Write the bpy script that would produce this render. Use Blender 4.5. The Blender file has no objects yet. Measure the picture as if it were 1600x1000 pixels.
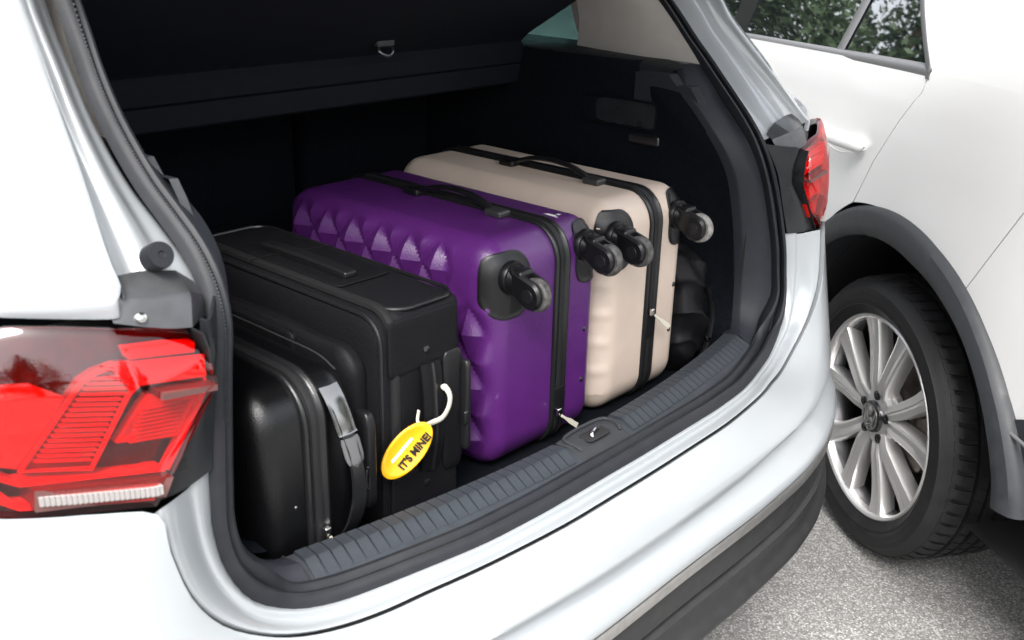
import bpy, bmesh, math, random
import numpy as np
from mathutils import Vector, Matrix
R = math.radians
random.seed(7)
S = bpy.context.scene
COL = S.collection

# ------------------------------------------------------------------ camera
cam = bpy.data.cameras.new('camera')
co = bpy.data.objects.new('camera', cam); COL.objects.link(co); S.camera = co
cam.sensor_width = 36.0
cam.lens = 1593.59 / 1600 * 36
cam.clip_start = 0.05; cam.clip_end = 500
cam.dof.use_dof = True; cam.dof.focus_distance = 1.9; cam.dof.aperture_fstop = 9.0
rt = Vector((0.66949257, -0.74246357, 0.02296834))      # image right in the car's axes
dn = Vector((-0.25598245, -0.25962975, -0.93116345))    # image down
fw = Vector((0.69731821, 0.61752752, -0.36387783))      # viewing direction
co.matrix_world = Matrix(((rt.x, -dn.x, -fw.x, -1.09236), (rt.y, -dn.y, -fw.y, -0.71923),
                          (rt.z, -dn.z, -fw.z, 1.45906), (0, 0, 0, 1)))
# ------------------------------------------------------------------ sky and sun (bright thin overcast)
SUN_EL, SUN_AZ = 52, 236          # degrees; azimuth clockwise from +Y, sun behind the photographer
W = bpy.data.worlds.new('World'); S.world = W; W.use_nodes = True
nt = W.node_tree; nt.nodes.clear()
sky = nt.nodes.new('ShaderNodeTexSky'); sky.sky_type = 'NISHITA'; sky.sun_disc = False
sky.sun_elevation = R(SUN_EL); sky.sun_rotation = R(SUN_AZ)
sky.air_density = 1.0; sky.dust_density = 3.0; sky.ozone_density = 1.0
hs = nt.nodes.new('ShaderNodeHueSaturation'); hs.inputs['Saturation'].default_value = 0.22
bg = nt.nodes.new('ShaderNodeBackground'); bg.inputs['Strength'].default_value = 0.15
ow = nt.nodes.new('ShaderNodeOutputWorld')
nt.links.new(sky.outputs[0], hs.inputs['Color']); nt.links.new(hs.outputs[0], bg.inputs['Color'])
nt.links.new(bg.outputs[0], ow.inputs['Surface'])
sl = bpy.data.lights.new('sun', 'SUN'); sl.energy = 1.4; sl.angle = R(28); sl.color = (1, 0.97, 0.93)
so = bpy.data.objects.new('sun', sl); COL.objects.link(so)
sd = Vector((math.sin(R(SUN_AZ)) * math.cos(R(SUN_EL)), math.cos(R(SUN_AZ)) * math.cos(R(SUN_EL)), math.sin(R(SUN_EL))))
so.rotation_euler = sd.to_track_quat('Z', 'Y').to_euler(); so.location = sd * 20
S.view_settings.view_transform = 'Standard'; S.view_settings.look = 'None'
S.view_settings.gamma = 1; S.view_settings.use_curve_mapping = False
S.view_settings.exposure = 1.8
S.render.resolution_x = 1024; S.render.resolution_y = 640

# ------------------------------------------------------------------ materials
def mat(name, col, rough=0.5, metal=0.0, coat=0.0, spec=0.5, var=0.0, vscale=40, bump=0.0, bscale=300, btype='noise', coatr=0.05, rvar=0.0, scuff=None):
    m = bpy.data.materials.new(name); m.use_nodes = True
    n = m.node_tree.nodes; l = m.node_tree.links; p = n['Principled BSDF']
    p.inputs['Base Color'].default_value = (*col, 1); p.inputs['Roughness'].default_value = rough
    p.inputs['Metallic'].default_value = metal; p.inputs['Coat Weight'].default_value = coat
    p.inputs['Coat Roughness'].default_value = coatr; p.inputs['Specular IOR Level'].default_value = spec
    tc = n.new('ShaderNodeTexCoord')
    if var or rvar:
        t = n.new('ShaderNodeTexNoise'); t.inputs['Scale'].default_value = vscale; t.inputs['Detail'].default_value = 6
        l.new(tc.outputs['Object'], t.inputs['Vector'])
        if var:
            r = n.new('ShaderNodeValToRGB')
            r.color_ramp.elements[0].position = 0.3; r.color_ramp.elements[1].position = 0.7
            r.color_ramp.elements[0].color = (*[max(0, c * (1 - var)) for c in col], 1)
            r.color_ramp.elements[1].color = (*[min(1, c * (1 + var)) for c in col], 1)
            l.new(t.outputs['Fac'], r.inputs['Fac']); l.new(r.outputs[0], p.inputs['Base Color'])
        if rvar:
            mr = n.new('ShaderNodeMapRange'); mr.inputs['To Min'].default_value = max(0, rough - rvar); mr.inputs['To Max'].default_value = min(1, rough + rvar)
            mr.inputs['From Min'].default_value = 0.3; mr.inputs['From Max'].default_value = 0.7
            l.new(t.outputs['Fac'], mr.inputs['Value']); l.new(mr.outputs[0], p.inputs['Roughness'])
    if scuff:
        ts = n.new('ShaderNodeTexNoise'); ts.inputs['Scale'].default_value = scuff[0]; ts.inputs['Detail'].default_value = 8; ts.inputs['Roughness'].default_value = 0.75
        l.new(tc.outputs['Object'], ts.inputs['Vector'])
        rs = n.new('ShaderNodeMapRange'); rs.inputs['From Min'].default_value = scuff[1]; rs.inputs['From Max'].default_value = scuff[1] + .06; rs.inputs['To Max'].default_value = scuff[2]
        l.new(ts.outputs['Fac'], rs.inputs['Value'])
        mx = n.new('ShaderNodeMix'); mx.data_type = 'RGBA'; mx.inputs[7].default_value = (*scuff[3], 1); mx.inputs[6].default_value = (*col, 1)
        if p.inputs['Base Color'].is_linked: l.new(p.inputs['Base Color'].links[0].from_socket, mx.inputs[6])
        l.new(rs.outputs[0], mx.inputs[0]); l.new(mx.outputs[2], p.inputs['Base Color'])
    if bump:
        b = n.new('ShaderNodeBump'); b.inputs['Strength'].default_value = bump; b.inputs['Distance'].default_value = 0.001
        if btype == 'noise':
            t2 = n.new('ShaderNodeTexNoise'); t2.inputs['Scale'].default_value = bscale; t2.inputs['Detail'].default_value = 3; o = t2.outputs['Fac']
        elif btype == 'voronoi':
            t2 = n.new('ShaderNodeTexVoronoi'); t2.inputs['Scale'].default_value = bscale; o = t2.outputs['Distance']
        elif btype == 'check':
            t2 = n.new('ShaderNodeTexChecker'); t2.inputs['Scale'].default_value = bscale; o = t2.outputs['Fac']
        l.new(tc.outputs['Object'], t2.inputs['Vector']); l.new(o, b.inputs['Height']); l.new(b.outputs[0], p.inputs['Normal'])
    return m

M = {}
M['paint_a'] = mat('silver_white_paint', (0.335, 0.355, 0.37), 0.34, 0.12, 1.0, rvar=0.05, vscale=5)
M['paint_b'] = mat('white_paint', (0.83, 0.83, 0.82), 0.3, 0, 1.0)
M['rubber'] = mat('seal_rubber', (0.016, 0.0175, 0.021), 0.5, var=0.15, bump=0.15, bscale=500, spec=0.26)
M['trim'] = mat('charcoal_trim', (0.017, 0.0195, 0.025), 0.55, var=0.1, bump=0.35, bscale=900, spec=0.28)
M['sill'] = mat('sill_plastic', (0.034, 0.0395, 0.047), 0.5, var=0.15, bump=0.3, bscale=900, scuff=(110, .64, .35, (.2, .21, .22)), spec=0.32)
M['darktrim'] = mat('black_carpet', (0.0035, 0.0045, 0.007), 0.9, var=0.3, vscale=120, bump=0.5, bscale=700, spec=0.1)
M['beige_trim'] = mat('light_pillar_trim', (0.36, 0.34, 0.315), 0.6, var=0.04, bump=0.15, bscale=700)
M['black_panel'] = mat('black_gloss_panel', (0.016, 0.018, 0.02), 0.35, var=0.2, rvar=0.1, vscale=30, spec=0.35)
M['grey_metal'] = mat('bare_grey_metal', (0.085, 0.088, 0.092), 0.3, 0.5, var=0.25, vscale=25)
M['cladding'] = mat('grey_cladding', (0.034, 0.036, 0.04), 0.48, var=0.1, bump=0.25, bscale=900, rvar=0.08, spec=0.28)
M['bumper_clad'] = mat('bumper_cladding', (0.025, 0.025, 0.026), 0.45, var=0.12, bump=0.2, bscale=900, rvar=0.08, spec=0.28)
M['chrome'] = mat('dusty_chrome', (0.42, 0.41, 0.40), 0.3, 0.8, var=0.1, vscale=60)
M['gap'] = mat('panel_gap', (0.012, 0.012, 0.013), 0.8)
M['tyre'] = mat('tyre_rubber', (0.013, 0.013, 0.014), 0.55, var=0.3, vscale=25, bump=0.3, bscale=250, rvar=0.1, spec=0.25)
M['alloy'] = mat('silver_alloy', (0.68, 0.67, 0.66), 0.34, 0.7, 0.5)
M['disc'] = mat('brake_disc_steel', (0.2, 0.17, 0.15), 0.45, 0.7, var=0.4, vscale=12)
M['black'] = mat('black_plastic', (0.007, 0.007, 0.008), 0.33, bump=0.1, bscale=600, spec=0.4)
M['well'] = mat('wheel_well_felt', (0.012, 0.012, 0.013), 0.95)
M['glass'] = mat('dark_window_glass', (0.008, 0.01, 0.011), 0.02, spec=1.0, coat=1.0, coatr=0.0)
p = M['glass'].node_tree.nodes['Principled BSDF']; p.inputs['IOR'].default_value = 2.3; p.inputs['Coat IOR'].default_value = 1.7
M['satin'] = mat('satin_window_trim', (0.17, 0.17, 0.175), 0.32, 0.3)
M['purple'] = mat('purple_shell', (0.075, 0.0135, 0.12), 0.34, coat=0.2, bump=0.3, bscale=420, btype='voronoi', coatr=0.25, var=0.08, vscale=20, scuff=(60, .645, .3, (.3, .22, .36)))
M['beige'] = mat('champagne_shell', (0.56, 0.46, 0.385), 0.42, coat=0.15, bump=0.14, bscale=420, btype='voronoi', coatr=0.3, var=0.05, vscale=14, scuff=(45, .65, .3, (.3, .24, .2)))
M['blackshell'] = mat('black_shell', (0.0025, 0.0025, 0.003), 0.28, bump=0.2, bscale=650, btype='voronoi', scuff=(90, .73, .3, (.1, .1, .1)), spec=0.5)
M['fabric'] = mat('black_nylon', (0.0055, 0.0055, 0.007), 0.7, var=0.6, vscale=700, bump=0.5, bscale=600, btype='voronoi', spec=0.16)
M['fabric2'] = mat('black_smooth_fabric', (0.0045, 0.0045, 0.0056), 0.6, var=0.2, vscale=90, bump=0.4, bscale=500, spec=0.2)
M['piping'] = mat('black_piping', (0.01, 0.01, 0.011), 0.32, bump=0.2, bscale=300)
M['zip'] = mat('zip_tape', (0.016, 0.016, 0.017), 0.5, bump=0.9, bscale=420, btype='check', spec=0.3)
M['caster_tyre'] = mat('scuffed_caster_rubber', (0.07, 0.067, 0.064), 0.6, var=0.7, vscale=90, bump=0.5, bscale=150)
M['caster_pale'] = mat('pale_caster_rubber', (0.22, 0.21, 0.195), 0.6, var=0.4, vscale=90, bump=0.4, bscale=150)
M['steel'] = mat('bright_steel', (0.7, 0.69, 0.67), 0.2, 1.0)
M['gunmetal'] = mat('dark_rivet', (0.1, 0.1, 0.105), 0.25, 0.9)
M['yellow'] = mat('yellow_tag', (0.72, 0.38, 0.006), 0.4, coat=0.3)
M['tagwhite'] = mat('clear_tag_strap', (0.5, 0.47, 0.39), 0.35)
M['ink'] = mat('black_print', (0.008, 0.008, 0.008), 0.6)
M['bag'] = mat('black_bag_nylon', (0.004, 0.004, 0.0055), 0.62, var=0.2, bump=0.4, bscale=500, spec=0.25)
M['white_label'] = mat('torn_paper', (0.75, 0.74, 0.72), 0.8)
M['buckle'] = mat('grey_strap_plastic', (0.13, 0.13, 0.135), 0.28, 0.3, bump=0.1)
M['chromedark'] = mat('dark_chrome', (0.3, 0.295, 0.29), 0.16, 1.0)
M['mount'] = mat('handle_mount_plastic', (0.03, 0.03, 0.031), 0.35)
M['edgetrim'] = mat('grey_window_edge', (0.13, 0.13, 0.135), 0.35, 0.1)
M['redplastic'] = mat('red_reflector', (0.66, 0.010, 0.006), 0.3, var=0.1, coat=0.4)
M['reddeep'] = mat('deep_red_guide', (0.22, 0.004, 0.004), 0.3, var=0.1)
M['reddark'] = mat('dark_red_housing', (0.035, 0.004, 0.006), 0.3, var=0.4, vscale=60, coat=0.4)
M['pinkbowl'] = mat('pale_red_reflector', (0.55, 0.08, 0.06), 0.2, 0.3)
M['ledwhite'] = mat('led_block', (0.36, 0.34, 0.33), 0.2)
M['silverbar'] = mat('silvered_bar', (0.15, 0.07, 0.065), 0.3, 0.3)
M['bark'] = mat('bark', (0.09, 0.07, 0.05), 0.9, var=0.4, vscale=8, bump=0.8, bscale=20)
M['leafm'] = mat('tree_leaves', (0.05, 0.085, 0.035), 0.6, var=0.4, vscale=1.2)
M['leaf1'] = mat('dry_green_leaf', (0.3, 0.33, 0.12), 0.6)
M['teal_glass'] = None

def lens_mat(name, tint, refl):
    m = bpy.data.materials.new(name); m.use_nodes = True
    n = m.node_tree.nodes; l = m.node_tree.links; n.clear()
    o = n.new('ShaderNodeOutputMaterial'); mx = n.new('ShaderNodeMixShader'); t = n.new('ShaderNodeBsdfTransparent')
    g = n.new('ShaderNodeBsdfGlossy'); lw = n.new('ShaderNodeLayerWeight'); lw.inputs['Blend'].default_value = 0.5
    pw = n.new('ShaderNodeMath'); pw.operation = 'POWER'; pw.inputs[1].default_value = 3.5; f = n.new('ShaderNodeMath'); f.operation = 'MULTIPLY_ADD'; f.inputs[1].default_value = refl; f.inputs[2].default_value = 0.08
    l.new(lw.outputs['Facing'], pw.inputs[0]); l.new(pw.outputs[0], f.inputs[0])
    t.inputs['Color'].default_value = (*tint, 1); g.inputs['Roughness'].default_value = 0.015
    l.new(f.outputs[0], mx.inputs[0]); l.new(t.outputs[0], mx.inputs[1]); l.new(g.outputs[0], mx.inputs[2]); l.new(mx.outputs[0], o.inputs['Surface'])
    return m
M['lens'] = lens_mat('red_lens', (0.97, 0.19, 0.16), 0.55)
M['clear'] = lens_mat('green_tinted_glass', (0.3, 0.42, 0.41), 0.6)

def asphalt():
    m = mat('asphalt', (0.2, 0.2, 0.2), 0.9)
    n = m.node_tree.nodes; l = m.node_tree.links; p = n['Principled BSDF']
    tc = n.new('ShaderNodeTexCoord')
    v = n.new('ShaderNodeTexVoronoi'); v.inputs['Scale'].default_value = 230
    v2 = n.new('ShaderNodeTexVoronoi'); v2.inputs['Scale'].default_value = 520
    ns = n.new('ShaderNodeTexNoise'); ns.inputs['Scale'].default_value = 2.2; ns.inputs['Detail'].default_value = 7
    for t in (v, v2, ns): l.new(tc.outputs['Object'], t.inputs['Vector'])
    r = n.new('ShaderNodeValToRGB'); e = r.color_ramp.elements
    e[0].position = 0.0; e[0].color = (0.2, 0.196, 0.19, 1); e[1].position = 1; e[1].color = (0.52, 0.51, 0.49, 1)
    e.new(0.35).color = (0.25, 0.246, 0.24, 1); e.new(0.7).color = (0.33, 0.325, 0.31, 1)
    sp = n.new('ShaderNodeSeparateColor'); l.new(v.outputs['Color'], sp.inputs[0]); l.new(sp.outputs[0], r.inputs['Fac'])
    d = n.new('ShaderNodeMapRange'); d.inputs['From Min'].default_value = 0.25; d.inputs['From Max'].default_value = 0.7; d.inputs['To Min'].default_value = 1.0; d.inputs['To Max'].default_value = 0.6
    l.new(v.outputs['Distance'], d.inputs['Value'])
    mm = n.new('ShaderNodeMix'); mm.data_type = 'RGBA'; mm.blend_type = 'MULTIPLY'; mm.inputs[0].default_value = 1
    l.new(r.outputs[0], mm.inputs[6]); l.new(d.outputs[0], mm.inputs[7])
    r2 = n.new('ShaderNodeMapRange'); r2.inputs['From Min'].default_value = 0.3; r2.inputs['From Max'].default_value = 0.7; r2.inputs['To Min'].default_value = 0.75; r2.inputs['To Max'].default_value = 1.2
    l.new(ns.outputs['Fac'], r2.inputs['Value'])
    m2 = n.new('ShaderNodeMix'); m2.data_type = 'RGBA'; m2.blend_type = 'MULTIPLY'; m2.inputs[0].default_value = 1
    l.new(mm.outputs[2], m2.inputs[6]); l.new(r2.outputs[0], m2.inputs[7]); l.new(m2.outputs[2], p.inputs['Base Color'])
    ad = n.new('ShaderNodeMath'); ad.operation = 'MULTIPLY_ADD'; ad.inputs[1].default_value = 0.4
    l.new(v2.outputs['Distance'], ad.inputs[0]); l.new(v.outputs['Distance'], ad.inputs[2])
    b = n.new('ShaderNodeBump'); b.invert = True; b.inputs['Strength'].default_value = 0.6; b.inputs['Distance'].default_value = 0.004
    l.new(ad.outputs[0], b.inputs['Height']); l.new(b.outputs[0], p.inputs['Normal'])
    return m
M['asphalt'] = asphalt()

# ------------------------------------------------------------------ helpers
ORG = {}
def thing(name, label, cat, loc=(0, 0, 0), rotz=0, group=None):
    o = bpy.data.objects.new(name, None); COL.objects.link(o)
    o.location = loc; o.rotation_euler = (0, 0, rotz); o.empty_display_size = 0.1
    o['label'] = label; o['category'] = cat
    if group: o['group'] = group
    return o
def tag(o, label, cat, group=None):
    o['label'] = label; o['category'] = cat
    if group: o['group'] = group
    return o
def rootloc(o):
    while o.parent: o = o.parent
    return o
def make(name, vf, m, parent=None, smooth=True, ang=38, local=False, solid=0, bevel=0, label=None):
    """one mesh object; vertices in world axes, moved into the root's frame (roots with rotation pass local=True)"""
    v, f = vf
    me = bpy.data.meshes.new(name)
    if parent is not None and not local:
        L = rootloc(parent).location
        v = [(a[0] - L[0], a[1] - L[1], a[2] - L[2]) for a in v]
    me.from_pydata([tuple(float(c) for c in a) for a in v], [], [tuple(x) for x in f]); me.validate(); me.update()
    if smooth:
        me.shade_smooth(); me.set_sharp_from_angle(angle=R(ang))
    me.materials.append(m)
    o = bpy.data.objects.new(name, me); COL.objects.link(o)
    if parent is not None: o.parent = parent
    if bevel:
        b = o.modifiers.new('bevel', 'BEVEL'); b.width = bevel; b.segments = 2; b.limit_method = 'ANGLE'; b.angle_limit = R(40)
    if solid:
        s = o.modifiers.new('thickness', 'SOLIDIFY'); s.thickness = solid; s.offset = 0
        e = o.modifiers.new('rims', 'EDGE_SPLIT'); e.split_angle = R(55)
    if label: o['label'] = label
    return o
def cr(P, n, closed=False):
    """Catmull-Rom through P, n samples per span"""
    P = [np.array(p, float) for p in P]; out = []; N = len(P)
    rng = range(N) if closed else range(N - 1)
    for i in rng:
        if closed: a, b, c, d = P[i - 1], P[i], P[(i + 1) % N], P[(i + 2) % N]
        else:
            b, c = P[i], P[i + 1]; a = P[i - 1] if i > 0 else 2 * b - c; d = P[i + 2] if i + 2 < N else 2 * c - b
        for k in range(n):
            t = k / n
            out.append(0.5 * (2 * b + (c - a) * t + (2 * a - 5 * b + 4 * c - d) * t * t + (3 * b - a - 3 * c + d) * t ** 3))
    if not closed: out.append(P[-1])
    return out
def grid(rows, cu=False, cv=False):
    nr = len(rows); nc = len(rows[0]); v = [p for r in rows for p in r]; f = []
    for i in range(nr if cu else nr - 1):
        for j in range(nc if cv else nc - 1):
            i2 = (i + 1) % nr; j2 = (j + 1) % nc
            f.append((i * nc + j, i * nc + j2, i2 * nc + j2, i2 * nc + j))
    return v, f
def patch(rows, nu=4, nv=4):
    rr = [cr(r, nv) for r in rows]
    cols = [cr([r[j] for r in rr], nu) for j in range(len(rr[0]))]
    return grid([[c[i] for c in cols] for i in range(len(cols[0]))])
def lin(rows):
    return grid(rows)
def mirror(vf):
    v, f = vf; return [(-p[0], p[1], p[2]) for p in v], [tuple(reversed(x)) for x in f]
def join(*L):
    V = []; F = []
    for v, f in L:
        o = len(V); V += [tuple(p) for p in v]; F += [tuple(i + o for i in x) for x in f]
    return V, F
def xf(vf, mtx):
    return [tuple(mtx @ Vector(p)) for p in vf[0]], vf[1]
def box(x0, x1, y0, y1, z0, z1):
    v = [(x, y, z) for x in (x0, x1) for y in (y0, y1) for z in (z0, z1)]
    return v, [(0, 1, 3, 2), (4, 6, 7, 5), (0, 4, 5, 1), (2, 3, 7, 6), (0, 2, 6, 4), (1, 5, 7, 3)]
def tube(P, r, n=8, cap=True, closed=False, flat=1.0, up=(0, 0, 1)):
    P = [Vector(p) for p in P]; rows = []; N = len(P)
    for i, p in enumerate(P):
        a = P[i - 1] if (i > 0 or closed) else P[i]; b = P[(i + 1) % N] if (i < N - 1 or closed) else P[i]
        t = (b - a).normalized(); u = Vector(up)
        if abs(t.dot(u)) > 0.95: u = Vector((1, 0, 0))
        s = t.cross(u).normalized(); w = s.cross(t); rr = r[i] if isinstance(r, (list, tuple)) else r
        rows.append([p + s * (rr * math.cos(q)) + w * (rr * flat * math.sin(q)) for q in [2 * math.pi * k / n for k in range(n)]])
    v, f = grid(rows, cu=closed, cv=True)
    if cap and not closed: f = f + [tuple(range(n))[::-1], tuple((N - 1) * n + k for k in range(n))]
    return v, f
def cyl(c, ax, r, h, n=24, prof=None):
    """lathe round axis ax from centre c: prof is a list of (radius, distance along the axis)"""
    prof = prof or [(0, 0), (r, 0), (r, h), (0, h)]
    ax = Vector(ax).normalized(); s = ax.orthogonal().normalized(); w = ax.cross(s); c = Vector(c)
    rows = [[c + ax * d + (s * math.cos(2 * math.pi * k / n) + w * math.sin(2 * math.pi * k / n)) * max(rr, 1e-5) for k in range(n)] for rr, d in prof]
    return grid(rows, cv=True)
def rbox(c, h, r, n=(10, 10, 10), nr=5, disp=None):
    """box with rounded edges: half sizes h, edge radii r (per axis)"""
    h = np.array(h, float); r = np.array(r, float)
    def ax(i):
        e = [-h[i] + r[i] * (1 - math.tan(math.pi / 4 * (1 - k / nr))) for k in range(nr)]
        m = list(np.linspace(-(h[i] - r[i]), h[i] - r[i], n[i] + 1))
        return np.array(e + m + [-q for q in e[::-1]])
    A = [ax(0), ax(1), ax(2)]; V = {}; verts = []; F = []
    def vid(q):
        k = tuple(round(float(t), 6) for t in q)
        if k not in V:
            inn = np.clip(q, -(h - r), h - r); d = (np.array(q) - inn) / r; L = np.linalg.norm(d); d = d / L
            p = inn + r * d; nn = d / r; nn = nn / np.linalg.norm(nn)
            if disp is not None: p = p + nn * disp(p, nn)
            V[k] = len(verts); verts.append(p + np.array(c))
        return V[k]
    for i in range(3):
        j, k = (i + 1) % 3, (i + 2) % 3
        for s in (-1, 1):
            for a in range(len(A[j]) - 1):
                for b in range(len(A[k]) - 1):
                    qs = []
                    for (da, db) in ((0, 0), (1, 0), (1, 1), (0, 1)):
                        q = np.zeros(3); q[i] = s * h[i]; q[j] = A[j][a + da]; q[k] = A[k][b + db]; qs.append(vid(q))
                    F.append(tuple(qs if s > 0 else qs[::-1]))
    return verts, F
def rrect(hy, hz, ry, rz, n=8):
    """rounded rectangle in y,z: points and outward normals"""
    out = []
    for (sy, sz, a0) in ((1, 1, 0), (-1, 1, 90), (-1, -1, 180), (1, -1, 270)):
        for k in range(n + 1):
            a = R(a0 + 90 * k / n); ca, sa = math.cos(a), math.sin(a)
            nn = np.array([ca / ry, sa / rz]); nn /= np.linalg.norm(nn)
            out.append(((sy * (hy - ry) + ry * ca, sz * (hz - rz) + rz * sa), nn))
    return out
def band(c, hy, hz, ry, rz, x0, prof):
    """closed band round a case in the plane x=x0; prof = (dx, outward)"""
    rows = []
    for (y, z), nn in rrect(hy, hz, ry, rz):
        rows.append([(c[0] + x0 + dx, c[1] + y + nn[0] * o, c[2] + z + nn[1] * o) for dx, o in prof])
    return grid(rows, cu=True)
def poly_prism(P, ymap, d0, d1):
    """outline P of (x,z) pushed from surface y+d0 to y+d1"""
    n = len(P); v = [(x, ymap(x) + d0, z) for x, z in P] + [(x, ymap(x) + d1, z) for x, z in P]
    return v, [tuple(range(n))[::-1], tuple(range(n, 2 * n))] + [(i, (i + 1) % n, n + (i + 1) % n, n + i) for i in range(n)]
def text(name, body, size, m, parent, mtx, depth=0.0006):
    c = bpy.data.curves.new(name, 'FONT'); c.body = body; c.size = size; c.extrude = depth; c.offset = size * .035; c.align_x = 'CENTER'; c.align_y = 'CENTER'
    t = bpy.data.objects.new(name + '_curve', c); COL.objects.link(t)
    dg = bpy.context.evaluated_depsgraph_get(); me = bpy.data.meshes.new_from_object(t.evaluated_get(dg))
    bpy.data.objects.remove(t); me.transform(mtx); me.materials.clear(); me.materials.append(m); me.name = name
    o = bpy.data.objects.new(name, me); COL.objects.link(o); o.parent = parent
    return o

# ================================================================== SETTING: ground
g = make('ground', lin([[(-90, -90, 0), (90, -90, 0)], [(-90, 90, 0), (90, 90, 0)]]), M['asphalt'], smooth=False)
g['kind'] = 'structure'; g['label'] = 'light grey coarse asphalt of the car park'

# ================================================================== CAR A: silver-white SUV with open boot
A = thing('parked_suv', 'silver white estate-type car with its boot open and loaded with suitcases', 'car', (0, 1.0, 0))
# opening outline, right half from bottom centre up to the roof (x, y, z)
SEAL = [(0, -.008, .757), (.1, -.007, .757), (.194, -.004, .755), (.25, .001, .753), (.305, .008, .75), (.359, .02, .747), (.407, .034, .743), (.453, .048, .739),
        (.5, .062, .738), (.544, .075, .746), (.587, .085, .772), (.610, .097, .813), (.616, .106, .859), (.612, .110, .904), (.605, .116, .946),
        (.597, .123, .988), (.588, .131, 1.029), (.578, .141, 1.066), (.572, .160, 1.103), (.571, .188, 1.136), (.575, .22, 1.165), (.580, .252, 1.194),
        (.582, .284, 1.226), (.581, .317, 1.259), (.578, .348, 1.295), (.572, .378, 1.331), (.56, .43, 1.40), (.535, .485, 1.49), (.48, .525, 1.555),
        (.38, .548, 1.585), (.2, .56, 1.60), (0, .562, 1.604)]
def inner_of(p, k=1.0):
    x, y, z = p
    if z < .75 or (x < .52 and z < .8): return (x - .012 * k * max(0, (x - .35) / .15 if x > .35 else 0), y + .043 * k, z - .012 * k)
    if z < .80: return (x - .03 * k, y + .034 * k, z + .006 * k)
    if z < 1.38: return (x - .021 * k, y + .022 * k, z)
    return (x * (1 - .035 * k), y + .015 * k, z - .022 * k)
SI = [inner_of(p) for p in SEAL]
def full(L): return [(-p[0], p[1], p[2]) for p in L[::-1]] + list(L[1:])
Pf = cr(full(SEAL), 3); Tf = cr(full(SI), 3)
rows = []
NP = len(Pf)
for i in range(NP):
    a, b = np.array(Pf[i]), np.array(Tf[i])
    tg = np.array(Pf[min(i + 1, NP - 1)]) - np.array(Pf[max(i - 1, 0)])
    nrm = np.cross(b - a, tg); nrm /= np.linalg.norm(nrm)
    if nrm[1] > 0 and nrm[2] < 0.2: nrm = -nrm
    if nrm @ np.array([0, -1, .6]) < 0: nrm = -nrm
    prof = [(.04, -.006), (.05, .003), (.09, .008), (.18, .0115), (.28, .0115), (.37, .007), (.41, .000), (.43, -.006), (.46, -.006), (.48, .002), (.53, .009), (.63, .0150), (.76, .0160), (.88, .011), (.95, .002), (.99, -.008)]
    rows.append([a + (b - a) * t + nrm * h for t, h in prof])
seal = make('boot_seal', grid(rows), M['rubber'], A)
# ribbed clips along the outer lip of the seal (left and right uprights)
def seal_ribs(sgn):
    L = []
    for i in range(1, NP - 2):
        if Pf[i][0] * sgn < .5 or Pf[i][2] < .98 or Pf[i][2] > 1.42: continue
        for h in (0, .25, .5, .75):
            a = rows_s[i][2] * (1 - h) + rows_s[i + 1][2] * h; b = rows_s[i][5] * (1 - h) + rows_s[i + 1][5] * h; c0 = (rows_s[i][3] + rows_s[i][4]) / 2 * (1 - h) + (rows_s[i + 1][3] + rows_s[i + 1][4]) / 2 * h
            tg = rows_s[i + 1][3] - rows_s[i][3]; tg = tg / np.linalg.norm(tg)
            bb = (b - a) / np.linalg.norm(b - a); hh = np.cross(bb, tg); hh /= np.linalg.norm(hh); hh = hh * np.sign(hh @ (c0 - (a + b) / 2))
            w2 = np.linalg.norm(b - a) * .36
            v = [c0 + bb * (w2 * s1) + tg * (.0013 * s2) + hh * (.0004 + .0009 * s3) for s1 in (-1, 1) for s2 in (-1, 1) for s3 in (-1, 1)]
            L.append((v, box(0, 1, 0, 1, 0, 1)[1]))
    o = make('seal_ribbing', join(*L), M['rubber'], seal, smooth=False); o['kind'] = 'stuff'
rows_s = rows
for s in (-1, 1): seal_ribs(s)

# --- painted rear panel below and beside the opening, up to the bumper seam
SEAM = [(0, -.034, .741), (.1, -.033, .741), (.2, -.029, .739), (.30, -.016, .735), (.36, -.005, .732), (.41, .009, .727), (.46, .022, .722), (.51, .036, .722),
        (.56, .048, .732), (.605, .054, .755), (.645, .059, .79), (.672, .065, .835), (.684, .074, .89), (.6885, .081, .93)]
SB = [(0, -.006, .752), (.1, -.005, .752), (.194, -.002, .750), (.305, .01, .745), (.359, .022, .742), (.407, .036, .738), (.453, .05, .734), (.5, .064, .733),
      (.546, .077, .742), (.590, .087, .770), (.612, .099, .813), (.618, .108, .859), (.616, .112, .894), (.613, .116, .93)]
def mixr(Arow, Brow, t, dy=0, dz=0): return [tuple(np.array(a) * (1 - t) + np.array(b) * t + np.array([0, dy, dz])) for a, b in zip(Arow, Brow)]
rp = [full(mixr(SB, SEAM, -.25, .012, -.006)), full(SB), full(mixr(SB, SEAM, .25, 0, .002)), full(mixr(SB, SEAM, .36, .002, -.004)), full(mixr(SB, SEAM, .7, -.001, -.001)), full(mixr(SB, SEAM, .95, 0, 0)), full(mixr(SB, SEAM, 1.0, .008, -.006))]
make('rear_panel', patch(rp, 3, 3), M['paint_a'], A)
# dark gap under the seam
gp = [full(mixr(SB, SEAM, .9, .01, -.008)[:-2]), full(mixr(SB, SEAM, 1.25, .01, -.010)[:-2])]
make('panel_gap', patch(gp, 2, 3), M['gap'], A)
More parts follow.
